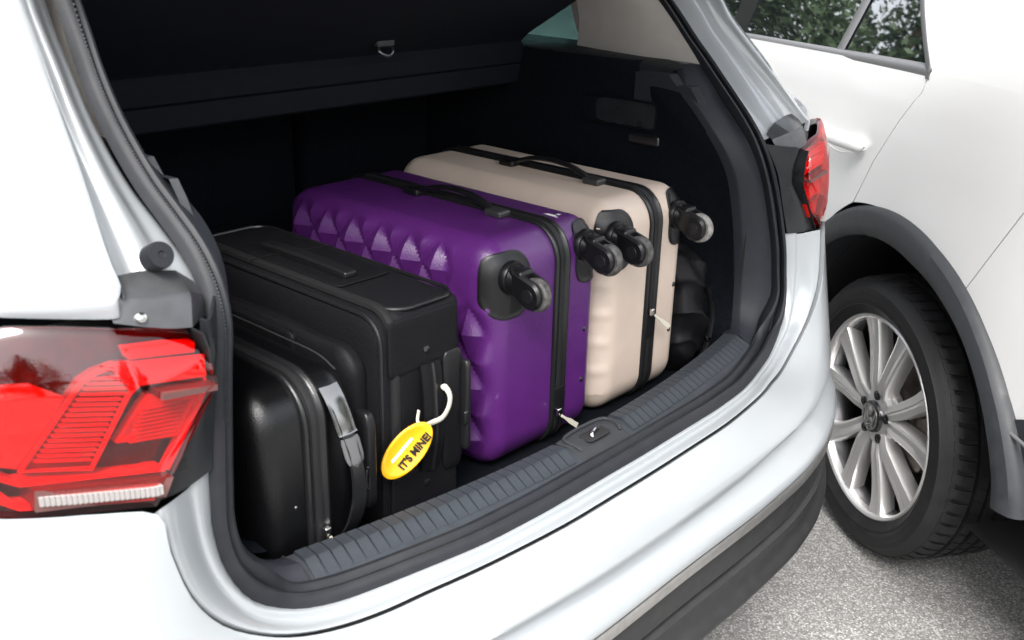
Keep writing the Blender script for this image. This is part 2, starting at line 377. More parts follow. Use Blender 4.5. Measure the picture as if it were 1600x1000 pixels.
# --- bumper: profile rows at matching columns
BX = [0, .1, .2, .30, .36, .41, .46, .51, .56, .605, .645, .69, .745, .79]
S0 = [tuple(np.array(p) + np.array([.003 if p[2] > .76 else 0, -.003, -.002])) for p in SEAM] + [(.735, .101, .938), (.775, .122, .943), (.815, .147, .949), (.85, .176, .958), (.876, .220, .968), (.892, .285, .975), (.90, .42, .98), (.905, .9, .98), (.905, 2.4, .97)]
C1 = [(0, -.088, .69), (.1, -.087, .69), (.2, -.084, .69), (.30, -.076, .689), (.37, -.068, .688), (.43, -.057, .687), (.49, -.044, .686), (.545, -.028, .686), (.60, -.01, .686), (.645, .008, .687), (.69, .028, .688), (.735, .052, .69), (.772, .076, .692), (.802, .096, .694),
      (.832, .117, .695), (.857, .14, .696), (.876, .168, .697), (.889, .20, .698), (.898, .245, .699), (.904, .31, .70), (.908, .45, .70), (.911, .9, .70), (.911, 2.4, .70)]
def off(Lr, o, z, k=1.0):
    """offset outwards in plan by o and set the level z"""
    out = []
    for i, p in enumerate(Lr):
        a = Lr[max(i - 1, 0)]; b = Lr[min(i + 1, len(Lr) - 1)]
        t = np.array([b[0] - a[0], b[1] - a[1]]) if i else np.array([1., 0.]); t /= np.linalg.norm(t)
        out.append((p[0] + t[1] * o, p[1] - t[0] * o, z))
    return out
S1 = mixr(S0, C1, .05, -.002, .0)
Cm = mixr(S0, C1, .55, -.004, .006)
def bowl_y(L, a): return [(p[0], p[1] - a * math.exp(-((p[0] - .52) / .3) ** 2), p[2]) for p in L]
C1b = off(C1, -.004, .678); C2 = off(C1, -.021, .662); C2b = off(C1, -.014, .645); D0 = bowl_y(off(C1, .006, .624), .012); D1 = bowl_y(off(C1, .008, .606), .018)
D1i = bowl_y(off(C1, -.002, .600), .018)
br = [full(mixr(S0, C1, 0, .008, -.006)), full(S0), full(S1), full(Cm), full(C1), full(C1b), full(C2), full(C2b), full(D0), full(D1), full(D1i)]
bump = make('rear_bumper', patch(br, 3, 3), M['paint_a'], A, ang=50)
E0 = bowl_y(off(C1, .004, .600), .018); E1 = bowl_y(off(C1, .0065, .5985), .018); E2 = bowl_y(off(C1, .006, .581), .02); E3 = bowl_y(off(C1, -.002, .577), .02)
make('chrome_strip', patch([full(E0), full(E1), full(E2), full(E3)], 2, 3), M['chrome'], bump)
F0 = bowl_y(off(C1, -.004, .578), .02); F1 = bowl_y(off(C1, -.002, .572), .02); F1b = bowl_y(off(C1, -.004, .524), .021); F1c = bowl_y(off(C1, -.014, .518), .021); F1d = bowl_y(off(C1, -.014, .511), .021); F1e = bowl_y(off(C1, -.002, .505), .022); F2 = bowl_y(off(C1, -.006, .47), .022); F3 = bowl_y(off(C1, .006, .452), .022); F4 = bowl_y(off(C1, .006, .438), .022); F5 = bowl_y(off(C1, -.012, .43), .02); F6 = bowl_y(off(C1, -.04, .36), .01); F7 = bowl_y(off(C1, -.14, .31), 0)
lowc = make('lower_cladding', patch([full(F0), full(F1), full(F1b), full(F1c), full(F1d), full(F1e), full(F2), full(F3), full(F4), full(F5), full(F6), full(F7)], 2, 3), M['bumper_clad'], bump)
# reflector in the lower bumper's corner and a tow-eye cover
for s in (-1, 1):
    rf = [off(C1, o, z)[8:15] for o, z in ((-.022, .415), (-.016, .412), (-.028, .38), (-.036, .377))]
    vf = patch(rf, 2, 2)
    make('bumper_reflector', vf if s > 0 else mirror(vf), M['reddark'], bump)

# --- tail lights
TK = [(.56, .092), (.60, .088), (.69, .085), (.75, .115), (.80, .143), (.85, .182), (.88, .235), (.9, .33)]
def ty(x): return float(np.interp(abs(x), [k[0] for k in TK], [k[1] for k in TK]))
TXa = [.612, .616, .624, .64, .66, .687, .71, .74, .77, .797, .82, .845, .865, .88, .89]
def ttop(x): return float(np.interp(x, [.612, .614, .624, .692, .731, .767, .784, .85, .885, .89], [1.04, 1.069, 1.0899, 1.1079, 1.1152, 1.1204, 1.118, 1.10, 1.065, 1.04]))
def tbot(x): return float(np.interp(x, [.612, .619, .686, .743, .793, .85, .885, .89], [1.034, 1.0200, .9295, .9340, .9385, .955, .99, 1.02]))
TL = {'guide': [(0.7818, 0.9851), (0.7273, 1.0656), (0.7159, 1.0734), (0.699, 1.0783), (0.6150, 1.061), (0.6145, 1.0423), (0.6827, 1.0559), (0.6936, 1.0481), (0.7292, 0.9783)],
      'inner': [(0.6734, 1.0405), (0.6183, 1.0289), (0.6494, 0.9867), (0.7068, 0.999), (0.6834, 1.0317)],
      'white': [(0.6706, 1.0478), (0.6135, 1.0376), (0.6140, 1.0319), (0.6724, 1.0417)],
      'ledbox': [(0.7793, 0.9713), (0.6691, 0.959), (0.6793, 0.942), (0.7811, 0.9499)],
      'redbar': [(0.7984, 0.9869), (0.7863, 0.9779), (0.6708, 0.9653), (0.6712, 0.9619), (0.7862, 0.9723), (0.7992, 0.9804)],
      'redbar2': [(0.8004, 0.9705), (0.7891, 0.9547), (0.683, .9395), (.686, .9365), (0.7892, 0.9479), (0.802, 0.9571)],
      'bowl': [(.85, 1.062), (0.7835, 1.067), (0.7607, 1.0658), (0.7387, 1.0505), (0.7783, 0.9832), (0.7934, 0.9882), (.845, .995)],
      'topstrip': [(0.6926, 1.0928), (0.6513, 1.086), (0.6218, 1.0781), (0.6228, 1.0682), (0.6895, 1.0816)],
      'rededge': [(0.616, 1.0406), (0.6137, 1.0285), (0.6613, 0.9557), (0.6678, 0.9608), (0.6301, 1.0098)]}
def tail(s):
    mk = (lambda vf: vf) if s > 0 else mirror
    t = bpy.data.objects.new('tail_light', None); COL.objects.link(t); t.parent = A
    t['label'] = 'red tail light beside the boot opening'
    cols = []
    for x in [q for k in range(len(TXa) - 1) for q in np.linspace(TXa[k], TXa[k + 1], 4)[:-1]] + [TXa[-1]]:
        a, b = tbot(x), ttop(x); y = ty(x)
        prof = [(0, .007), (.02, .0), (.12, -.003), (.2, -.0045), (.22, -.006), (.3, -.007), (.5, -.005), (.66, -.001), (.70, .0), (.78, .005), (.87, .0115), (.95, .018), (.985, .022), (1, .025), (1, .032)]
        cols.append([(x, y + d, a + (b - a) * k) for k, d in prof])
    vf = grid(cols)
    make('lens', mk(vf), M['lens'], t, ang=35)
    bk = [[(x, ty(x) + d, tbot(x) + (ttop(x) - tbot(x)) * k) for k, d in ((.004, .009), (.004, .030), (.25, .030), (.5, .030), (.75, .031), (.996, .032), (.996, .026))] for x in TXa]
    make('housing', mk(grid(bk)), M['reddark'], t)
    def pl(nm, key, d0, d1, m): return make(nm, mk(poly_prism(TL[key], ty, d0, d1)), m, t, smooth=False)
    pl('light_guide', 'guide', .0185, .028, M['reddeep'])
    make('guide_arm', mk(poly_prism([(0.706, 1.0765), (0.699, 1.0783), (.6150, 1.061), (.6145, 1.0423), (.6827, 1.0559), (.690, 1.0520)], ty, .012, .026)), M['redplastic'], t, smooth=False)
    make('guide_rim', mk(tube([(x, ty(x) + .0135, z) for x, z in TL['guide']], .0028, 6, closed=True, up=(0, 1, 0))), M['redplastic'], t)
    pl('turn_signal', 'inner', .0165, .028, M['redplastic'])
    pl('silver_bar', 'white', -.0068, .02, M['silverbar'])
    pl('lamp_strip', 'ledbox', -.0052, .026, M['silverbar'])
    pl('red_bar', 'redbar', .006, .026, M['redplastic'])
    pl('red_bar', 'redbar2', .006, .026, M['redplastic'])
    pl('reflector_bowl', 'bowl', .021, .028, M['pinkbowl'])
    pl('red_strip', 'topstrip', .014, .026, M['redplastic'])
    pl('red_edge', 'rededge', .010, .024, M['redplastic'])
    # ribs of the light guide, raised fins between its two slanted edges
    for k in range(17):
        z = .990 + k * .0047
        xo = float(np.interp(z, [.985, 1.0656, 1.0734], [.780, .7273, .716])) - .006; xi = float(np.interp(z, [.9783, 1.0481, 1.0559, 1.075], [.7292, .6936, .6827, .680])) + .005
        if xo - xi < .006: continue
        dz = (xo - xi) * .14
        v = [(xo, ty(xo) + .017, z + dz * .5 - .0014), (xi, ty(xi) + .017, z - dz * .5 - .0014), (xi, ty(xi) + .0105, z - dz * .5), (xo, ty(xo) + .0105, z + dz * .5), (xi, ty(xi) + .017, z - dz * .5 + .0016), (xo, ty(xo) + .017, z + dz * .5 + .0016)]
        make('rib', mk((v, [(0, 1, 2, 3), (3, 2, 4, 5), (1, 4, 2), (0, 3, 5)])), M['redplastic'], t, smooth=False)
    for k in range(9):
        z0 = np.array([.684, ty(.68) + .017, 1.0275 - k * .0036]); z1 = np.array([.632, ty(.63) + .017, 1.0180 - k * .0036])
        z0[0] += .002 * k * .9; z1[0] += .0023 * k
        v = [z0, z1, z1 + [0, -.004, .0012], z0 + [0, -.004, .0012], z1 + [0, 0, .0024], z0 + [0, 0, .0024]]
        make('rib', mk((v, [(0, 1, 2, 3), (3, 2, 4, 5), (1, 4, 2), (0, 3, 5)])), M['redplastic'], t, smooth=False)
    for k in range(24):
        q = k / 23; x = .7760 + (.684 - .7760) * q; z = .9605 + (.9522 - .9605) * q
        make('lamp_block', mk(box(x - .0017, x + .0017, ty(x) - .0075, ty(x) + .004, z - .0046, z + .0046)), M['ledwhite'], t, smooth=False)
    wall = [[(x - .001, ty(x) + d, z) for d in (.006, .02, .045)] for x, z in [(.618, 1.088), (.6125, 1.069), (.6115, 1.036), (.618, 1.0195), (.645, .984), (.6855, .9290)]]
    make('lamp_side', mk(grid(wall)), M['black_panel'], t, solid=.002)
    return t
for s in (-1, 1): tail(s)

# --- black infill between tail light and seal, metal bracket above the light
def both(name, vf, m, parent=A, **k):
    o = []
    for s in (-1, 1): o.append(make(name, vf if s > 0 else mirror(vf), m, parent, **k))
    return o
inf = [[(.604, .116, 1.094), (.606, .118, 1.06), (.604, .118, 1.0366), (.612, .116, 1.02), (.65, .106, .975), (.686, .098, .929)],
       [(.60, .108, 1.094), (.596, .112, 1.06), (.60, .113, 1.037), (.606, .112, 1.02), (.63, .104, .98), (.650, .100, .930)],
       [(.566, .152, 1.098), (.578, .136, 1.06), (.586, .130, 1.037), (.594, .124, 1.0), (.604, .118, .96), (.611, .113, .931)]]
both('black_infill', patch(inf, 3, 4), M['black_panel'], solid=.003)
rec = [[(.690, .162, 1.139), (.640, .158, 1.140), (.602, .160, 1.131), (.582, .162, 1.114)],
       [(.684, .146, 1.124), (.640, .128, 1.123), (.606, .130, 1.117), (.582, .150, 1.104)],
       [(.684, .144, 1.120), (.640, .125, 1.119), (.607, .127, 1.113), (.583, .148, 1.100)],
       [(.684, .132, 1.106), (.645, .114, 1.094), (.617, .112, 1.089), (.588, .138, 1.086)]]
both('lamp_bracket', lin(rec), M['grey_metal'], solid=.002, ang=25)
for s in (-1,):
    for (x, y, z) in ((.662, .123, 1.108),):
        make('bolt', cyl((s * x, y, z), (0, -1, .5), 0, 0, 12, [(0, -.004), (.005, -.004), (.005, .003), (.0035, .004), (0, .004)]), M['steel'], A)
for s in (-1, 1):
    for (x, y, z) in ((.603, .117, 1.03), (.620, .111, .962)):
        make('screw', cyl((s * x, y, z), (0, -1, 0), 0, 0, 10, [(0, -.002), (.003, -.002), (.003, .0015), (0, .002)]), M['gunmetal'], A)

both('inner_quarter', box(.56, .80, .168, .172, .80, 1.105), M['gap'], smooth=False)
# --- D pillar channel (painted) and rubber bump stop
GUT = [(.673, .128, 1.129), (.670, .137, 1.137), (.665, .166, 1.167), (.659, .196, 1.2), (.652, .228, 1.233), (.646, .261, 1.267), (.640, .293, 1.301), (.637, .317, 1.335), (.63, .365, 1.40), (.61, .43, 1.50), (.565, .49, 1.58)]
SP = [(.580, .150, 1.108), (.577, .160, 1.113), (.576, .190, 1.138), (.580, .222, 1.167), (.585, .254, 1.196), (.587, .286, 1.228), (.586, .319, 1.261), (.583, .35, 1.297), (.57, .43, 1.38), (.545, .487, 1.47), (.50, .53, 1.555)]
prow = []
for a, b in zip(GUT, SP):
    a = np.array(a); b = np.array(b)
    prow.append([tuple(a + (b - a) * t + np.array([0, d, -d * .4])) for t, d in ((0, 0), (.04, .010), (.14, .020), (.30, .022), (.42, .012), (.5, .007), (.62, .008), (.8, .014), (1.0, .012), (1.15, .016), (1.4, .03))])
both('pillar_channel', patch(prow, 3, 3), M['paint_a'], ang=60)
for s in (-1,):
    make('bump_stop', cyl((s * .623, .162, 1.148), (0, -1, .45), 0, 0, 28, [(0, 0), (.0135, 0), (.0135, .018), (.0125, .0205), (.004, .021), (.003, .0195), (0, .0195)]), M['rubber'], A)

# --- quarter panels (shoulder above the light, side, D pillar outside)
qr = []
def sidex(z): return float(np.interp(z, [.9, 1.0, 1.10, 1.16, 1.25, 1.4, 1.6], [.905, .905, .895, .87, .825, .765, .68]))
zz = [1.111, 1.119, 1.128, 1.137, 1.15, 1.167, 1.2, 1.233, 1.267, 1.301, 1.335, 1.40, 1.50, 1.58]
for z in zz:
    gx = float(np.interp(z, [p[2] for p in GUT], [p[0] for p in GUT])); gy = float(np.interp(z, [p[2] for p in GUT], [p[1] for p in GUT]))
    sx = sidex(z); dd = sx - gx; sh = float(np.interp(z, [1.10, 1.118, 1.132, 1.145, 1.165, 1.19, 1.21], [.0, -.004, -.003, .008, .011, .004, 0]))
    if z < 1.13: gx = .677; gy = .131
    lift = float(np.interp(z, [1.1, 1.15], [.5, 1.0])); tz = lambda x: z + max(0, (x - .69)) * (.15 if z < 1.14 else .15 * max(0, (1.25 - z) / .11) if z < 1.25 else 0)
    gyf = lambda zq: max(gy, float(np.interp(zq, [p[2] for p in GUT], [p[1] for p in GUT])))
    r = [(gx, gy + .006, z)]
    for xx, k_, wsh in ((gx + .003, 0, .3), (gx + .02, .45, .5), (gx + dd * .38, .54, 1), (gx + dd * .62, .62, 1), (gx + dd * .82, .74, 1)):
        r.append((xx, gyf(tz(xx)) + .001 + k_ * (xx - gx) + sh * wsh, tz(xx)))
    r += [(gx + dd * .94, gyf(tz(gx + dd * .9)) + .21, tz(gx + dd * .9)), (sx, gyf(tz(sx)) + .34, tz(sx)), (sx + .004, gyf(tz(sx)) + .5, tz(sx))]
    qr.append(r)
both('quarter_panel', patch(qr, 2, 3), M['paint_a'], ang=60, solid=.003)
# side below the windows, roof, and the cabin end (only their rear half is needed)
sd_ = [[(.89, .45, 1.135), (.90, 1.2, 1.14), (.90, 2.4, 1.13)], [(.908, .45, 1.06), (.915, 1.2, 1.06), (.915, 2.4, 1.05)], [(.9, .38, .985), (.905, 1.2, .985), (.905, 2.4, .97)]]
both('side_panel', patch(sd_, 3, 4), M['paint_a'], solid=.003)
sb = [[(.905, .42, .985), (.911, 1.2, .98), (.911, 2.4, .97)], [(.911, .42, .70), (.915, 1.2, .70), (.915, 2.4, .70)], [(.9, .4, .45), (.905, 1.2, .45), (.905, 2.4, .45)], [(.86, .4, .30), (.87, 1.2, .30), (.87, 2.4, .30)]]
both('door_panel', patch(sb, 3, 4), M['paint_a'], solid=.003)
rf = [[(-.68, .60, 1.585), (-.4, .545, 1.63), (0, .53, 1.645), (.4, .545, 1.63), (.68, .60, 1.585)], [(-.70, 1.4, 1.62), (-.4, 1.4, 1.675), (0, 1.4, 1.69), (.4, 1.4, 1.675), (.70, 1.4, 1.62)], [(-.68, 2.4, 1.6), (-.4, 2.4, 1.66), (0, 2.4, 1.675), (.4, 2.4, 1.66), (.68, 2.4, 1.6)]]
make('roof', patch(rf, 4, 4), M['paint_a'], A, solid=.01)
both('side_window', patch([[(.862, .66, 1.20), (.866, 1.4, 1.20), (.866, 2.4, 1.19)], [(.70, .84, 1.585), (.71, 1.4, 1.60), (.70, 2.4, 1.59)]], 4, 4), M['clear'], solid=.004)
make('underbody', box(-.84, .84, .12, 2.4, .28, .30), M['well'], A, smooth=False)
make('bulkhead', box(-.84, .84, 2.38, 2.4, .3, 1.58), M['darktrim'], A, smooth=False)

# --- load sill
def yo(x): return .050 + .19 * x * x
def yi(x): return .110 + .21 * x * x
sill_rows = []
for x in np.linspace(-.5, .5, 61):
    a, b = yo(x), yi(x); m_ = a + .030
    sill_rows.append([(x, a - .014, .722), (x, a - .006, .7355), (x, a, .7395), (x, m_, .7515), (x, b - .006, .7495), (x, b, .744), (x, b + .002, .66)])
sill = make('sill_trim', grid(sill_rows), M['sill'], A, ang=30)
# raised ribs of the sill plate, each a bar of its own
rib_v = []
hw = .0077
prof = [(.004, .7405), (.007, .7429), (.0285, .7546), (.0305, .7550), (.052, .7531), (.055, .7518)]
rv = []
for i, (y, z) in enumerate(prof):
    t_ = z + (.0008 if 0 < i < 5 else -.002)
    rv += [(-hw, y, z - .004), (-hw + .0003, y, t_), (hw - .0003, y, t_), (hw, y, z - .004)]
rfc = []
for i in range(5):
    for j in range(3): rfc.append((i * 4 + j, i * 4 + j + 1, i * 4 + 5 + j, i * 4 + 4 + j))
rme = bpy.data.meshes.new('rib'); rme.from_pydata(rv, [], rfc); rme.materials.append(M['sill']); rme.update()
LA = rootloc(A).location
n_r = 58
for k in range(n_r):
    x = -.4905 + .981 * k / (n_r - 1)
    if abs(x) < .062: continue
    o = bpy.data.objects.new('rib', rme); COL.objects.link(o); o.parent = sill
    o.location = (x, yo(x) - LA[1], 0.0006); o.scale = (1, (yi(x) - yo(x)) / .06, 1); o.rotation_euler = (0, 0, math.atan(.38 * x) * .9)
# striker plate in the middle
sp_ = []
for x in np.linspace(-.058, .058, 15):
    a, b = yo(x), yi(x); e = .0018 if abs(x) < .056 else -.001
    sp_.append([(x, a + .002, .7412), (x, a + .005, .7425 + e), (x, a + .030, .7535 + e), (x, b - .006, .7520 + e), (x, b - .001, .7485)])
make('latch_cover', grid(sp_), M['cladding'], sill, ang=30)
make('latch_opening', rbox((0, .079, .7548), (.026, .013, .0025), (.008, .008, .002), (2, 2, 1), 3), M['gap'], sill)
make('latch_rim', tube(cr([(-.046, .066, .7498), (-.05, .076, .755), (-.047, .1, .7565), (0, .105, .757), (.047, .1, .7565), (.05, .076, .755), (.046, .066, .7498)], 5), .0026, 8), M['cladding'], sill)
make('striker', tube(cr([(-.012, .072, .752), (-.011, .076, .7605), (0, .079, .763), (.011, .082, .7605), (.012, .086, .752)], 4), .0028, 8), M['steel'], sill)
# corner pieces of the trim: sill ends rising into the pillar trim, then up the sides
FOLD = []
RG = [  # (seal side), (fold), (inner edge), (deep edge)
    [(.500, .093, .734), (.500, .128, .7545), (.500, .160, .748), (.500, .164, .66)],
    [(.528, .100, .736), (.520, .136, .757), (.515, .172, .752), (.512, .20, .66)],
    [(.557, .110, .748), (.541, .147, .768), (.531, .187, .765), (.530, .25, .67)],
    [(.580, .118, .775), (.556, .156, .793), (.544, .200, .792), (.542, .30, .70)],
    [(.592, .125, .815), (.563, .162, .828), (.551, .208, .828), (.548, .32, .78)],
    [(.594, .130, .86), (.564, .166, .87), (.552, .212, .87), (.548, .33, .85)],
    [(.590, .135, .91), (.560, .170, .92), (.548, .215, .92), (.545, .33, .92)],
    [(.583, .141, .96), (.552, .175, .97), (.540, .218, .97), (.54, .33, .97)],
    [(.571, .152, 1.02), (.538, .182, 1.03), (.526, .224, 1.03), (.53, .33, 1.03)],
    [(.558, .165, 1.06), (.522, .196, 1.075), (.508, .238, 1.08), (.52, .34, 1.08)],
    [(.551, .185, 1.10), (.512, .222, 1.115), (.497, .262, 1.12), (.515, .35, 1.12)],
    [(.552, .218, 1.138), (.512, .256, 1.150), (.498, .30, 1.152), (.513, .37, 1.15)],
    [(.556, .25, 1.168), (.520, .292, 1.178), (.51, .33, 1.18), (.515, .38, 1.175)],
    [(.559, .275, 1.195), (.534, .306, 1.20), (.528, .34, 1.205), (.523, .40, 1.20)],
    [(.560, .305, 1.222), (.548, .325, 1.222), (.545, .345, 1.222), (.54, .40, 1.222)]]
RT = [[tuple(np.array(r[0]) + np.array([.012, -.012, -.004 if r[0][2] < .8 else 0])), r[0], tuple(np.array(r[0]) * .5 + np.array(r[1]) * .5 + np.array([.0, -.003, .001])), r[1], tuple(np.array(r[1]) + np.array([-.003, .007, 0])), tuple(np.array(r[1]) + np.array([-.004, .022, -.001]))] for r in RG]
RT[0] = [(.5, .080, .726), RG[0][0], tuple(np.array(RG[0][0]) * .5 + np.array(RG[0][1]) * .5), RG[0][1], RG[0][2], (.5, .163, .74)]
RT[1] = [(.534, .088, .730), RG[1][0], tuple(np.array(RG[1][0]) * .5 + np.array(RG[1][1]) * .5), RG[1][1], tuple(np.array(RG[1][1]) + np.array([-.004, .022, -.004])), tuple(np.array(RG[1][1]) + np.array([-.005, .034, -.012]))]
both('pillar_trim', patch(RT, 3, 3), M['trim'], ang=22)
ST = [(.40, 1.205), (.325, 1.207), (.308, 1.189), (.278, 1.190), (.262, 1.170), (.243, 1.135), (.29, 1.13), (.40, 1.15)]
nS = len(ST)
stp = ([(.530, y + .004, z) for y, z in ST] + [(.522, y - .001, z) for y, z in ST] + [(.515, y + .010, z - .003) for y, z in ST], [tuple(range(2 * nS, 3 * nS))] + [(r * nS + i, r * nS + (i + 1) % nS, (r + 1) * nS + (i + 1) % nS, (r + 1) * nS + i) for r in (0, 1) for i in range(nS)])
both('stepped_trim', stp, M['trim'], ang=30)
# seams between sill plate and corners
both('trim_seam', tube([(.5005, .092, .735), (.5005, .128, .7549), (.5005, .161, .7485)], .0012, 6), M['gap'])
# upper pale pillar trim and ledge
UT = [[(.562, .295, 1.223), (.552, .40, 1.226), (.55, .50, 1.229), (.556, .585, 1.232)], [(.557, .345, 1.28), (.54, .42, 1.285), (.536, .50, 1.29), (.545, .575, 1.29)], [(.552, .40, 1.35), (.525, .46, 1.36), (.52, .52, 1.37), (.53, .60, 1.38)], [(.52, .49, 1.47), (.50, .53, 1.48), (.49, .58, 1.49), (.50, .68, 1.50)], [(.47, .53, 1.54), (.45, .57, 1.56), (.45, .62, 1.57), (.45, .72, 1.58)]]
both('upper_pillar_trim', patch(UT, 4, 4), M['beige_trim'])
both('window_ledge', patch([[(.60, .55, 1.236), (.61, .8, 1.236), (.62, 1.2, 1.236), (.62, 2.3, 1.236)], [(.545, .33, 1.223), (.54, .6, 1.228), (.53, .9, 1.228), (.53, 2.3, 1.228)], [(.525, .345, 1.205), (.515, .6, 1.205), (.51, .9, 1.205), (.51, 2.3, 1.205)], [(.522, .36, 1.175), (.512, .6, 1.17), (.505, .9, 1.17), (.505, 2.3, 1.17)]], 3, 3), M['black_panel'])
both('window_surround', patch([[(.60, .55, 1.23), (.85, .6, 1.20)], [(.56, .585, 1.25), (.82, .66, 1.24)], [(.55, .63, 1.38), (.76, .74, 1.40)], [(.50, .72, 1.55), (.70, .82, 1.57)]], 3, 2), M['beige_trim'])
make('headliner', box(-.66, .66, .60, 2.36, 1.585, 1.60), M['beige_trim'], A, smooth=False)
# boot side walls, floor, seat backs
SW = []
for r in RG[1:]:
    q = r[1]; z = q[2]
    SW.append([(q[0] - .004, q[1] + .020, z), (q[0] - .006, q[1] + .075, z), (.518, max(.40, q[1] + .12), z), (.508, .6, z), (.505, .98, z)])
SW = [[(a[0], a[1], .655) for a in SW[0]]] + SW
walls = both('boot_side_lining', patch(SW, 3, 4), M['darktrim'])
w = walls[1]
for s, ww in ((-1, walls[0]), (1, walls[1])):
    fr = lambda q: q if s > 0 else mirror(q)
    make('storage_niche', fr(rbox((.519, .44, 1.124), (.006, .085, .026), (.004, .012, .010), (2, 4, 3), 3)), M['black_panel'], ww)
    make('niche_rim', fr(tube([(.5115, .44 + y, 1.124 + z) for (y, z), _ in rrect(.085, .026, .012, .01, 5)], .0022, 6, closed=True)), M['darktrim'], ww)
    make('boot_lamp', fr(rbox((.519, .383, 1.078), (.005, .036, .010), (.003, .006, .005), (2, 3, 2), 3)), M['gunmetal'], ww)
make('boot_floor', box(-.60, .60, .10, .98, .63, .655), M['darktrim'], A, smooth=False)
seatL = make('rear_seat_back', rbox((-.185, 1.02, .94), (.335, .05, .30), (.03, .03, .05), (4, 3, 4), 4), M['darktrim'], A)
make('rear_seat_back', rbox((.36, 1.02, .94), (.195, .05, .30), (.03, .03, .05), (4, 3, 4), 4), M['darktrim'], A)
# raised luggage cover hanging from the gate, seen from below
cv = [[(-.50, .985, 1.17), (.50, .985, 1.17)], [(-.50, .712, 1.154), (.50, .712, 1.154)], [(-.50, .702, 1.152), (.50, .702, 1.152)], [(-.50, .694, 1.156), (.50, .694, 1.156)], [(-.50, .688, 1.188), (.50, .688, 1.188)], [(-.50, .696, 1.1905), (.50, .696, 1.1905)], [(-.50, .697, 1.1935), (.50, .697, 1.1935)], [(-.50, .686, 1.196), (.50, .686, 1.196)], [(-.50, .680, 1.222), (.50, .680, 1.222)], [(-.50, .688, 1.236), (.50, .688, 1.236)], [(-.50, .665, 1.256), (.50, .665, 1.256)], [(-.50, .30, 1.47), (.50, .30, 1.47)]]
cv = [[tuple(np.array(r[0]) + (np.array(r[1]) - np.array(r[0])) * t) for t in np.linspace(0, 1, 9)] for r in cv]
M['cover'] = mat('cover_board', (0.003, 0.0042, 0.0075), 0.75, var=0.2, vscale=60, bump=0.4, bscale=800, spec=0.2)
cover = make('luggage_cover', grid(cv), M['cover'], A, ang=25, solid=.006)
make('cover_hook', tube(cr([(.094, .655, 1.256), (.095, .648, 1.243), (.110, .645, 1.238), (.120, .646, 1.246), (.121, .653, 1.258)], 5), .0035, 8), M['gunmetal'], cover)
make('hook_base', rbox((.107, .652, 1.262), (.020, .006, .009), (.005, .003, .004), (2, 1, 2), 3), M['cladding'], cover)

# --- open tailgate, hinged at the roof, out of the frame above
ca, sa_ = math.cos(R(11)), math.sin(R(11))
def gp_(x, u, w_): return (x, .53 - u * ca - w_ * sa_, 1.635 + u * sa_ - w_ * ca)   # u along the gate, w towards the boot
gate_out = [[gp_(x, u, -.012 - .045 * math.sin(math.pi * min(1, u / 1.0)) + .05 * (x / .62) ** 2) for x in np.linspace(-.62 + .04 * abs(u - .5), .62 - .04 * abs(u - .5), 9)] for u in (.0, .06, .2, .35, .5, .52, .6, .75, .9, .97)]
tg = make('tailgate', patch(gate_out[4:], 3, 3), M['paint_a'], A, solid=.004)
make('gate_window', patch(gate_out[1:5], 3, 3), M['glass'], tg, solid=.004)
make('gate_spoiler', patch(gate_out[:2], 3, 3), M['paint_a'], tg, solid=.01)
gin = [[gp_(x, u, .045) for x in np.linspace(-.57, .57, 7)] for u in (.50, .55, .7, .85, .93)]
make('gate_lining', patch(gin, 3, 3), M['darktrim'], tg, solid=.01)
for s in (-1, 1):
    make('gate_side_lining', patch([[gp_(s * .60, u, .0), gp_(s * .57, u, .04), gp_(s * .50, u, .03)] for u in (.03, .2, .4, .55)], 3, 3), M['darktrim'], tg, solid=.006)

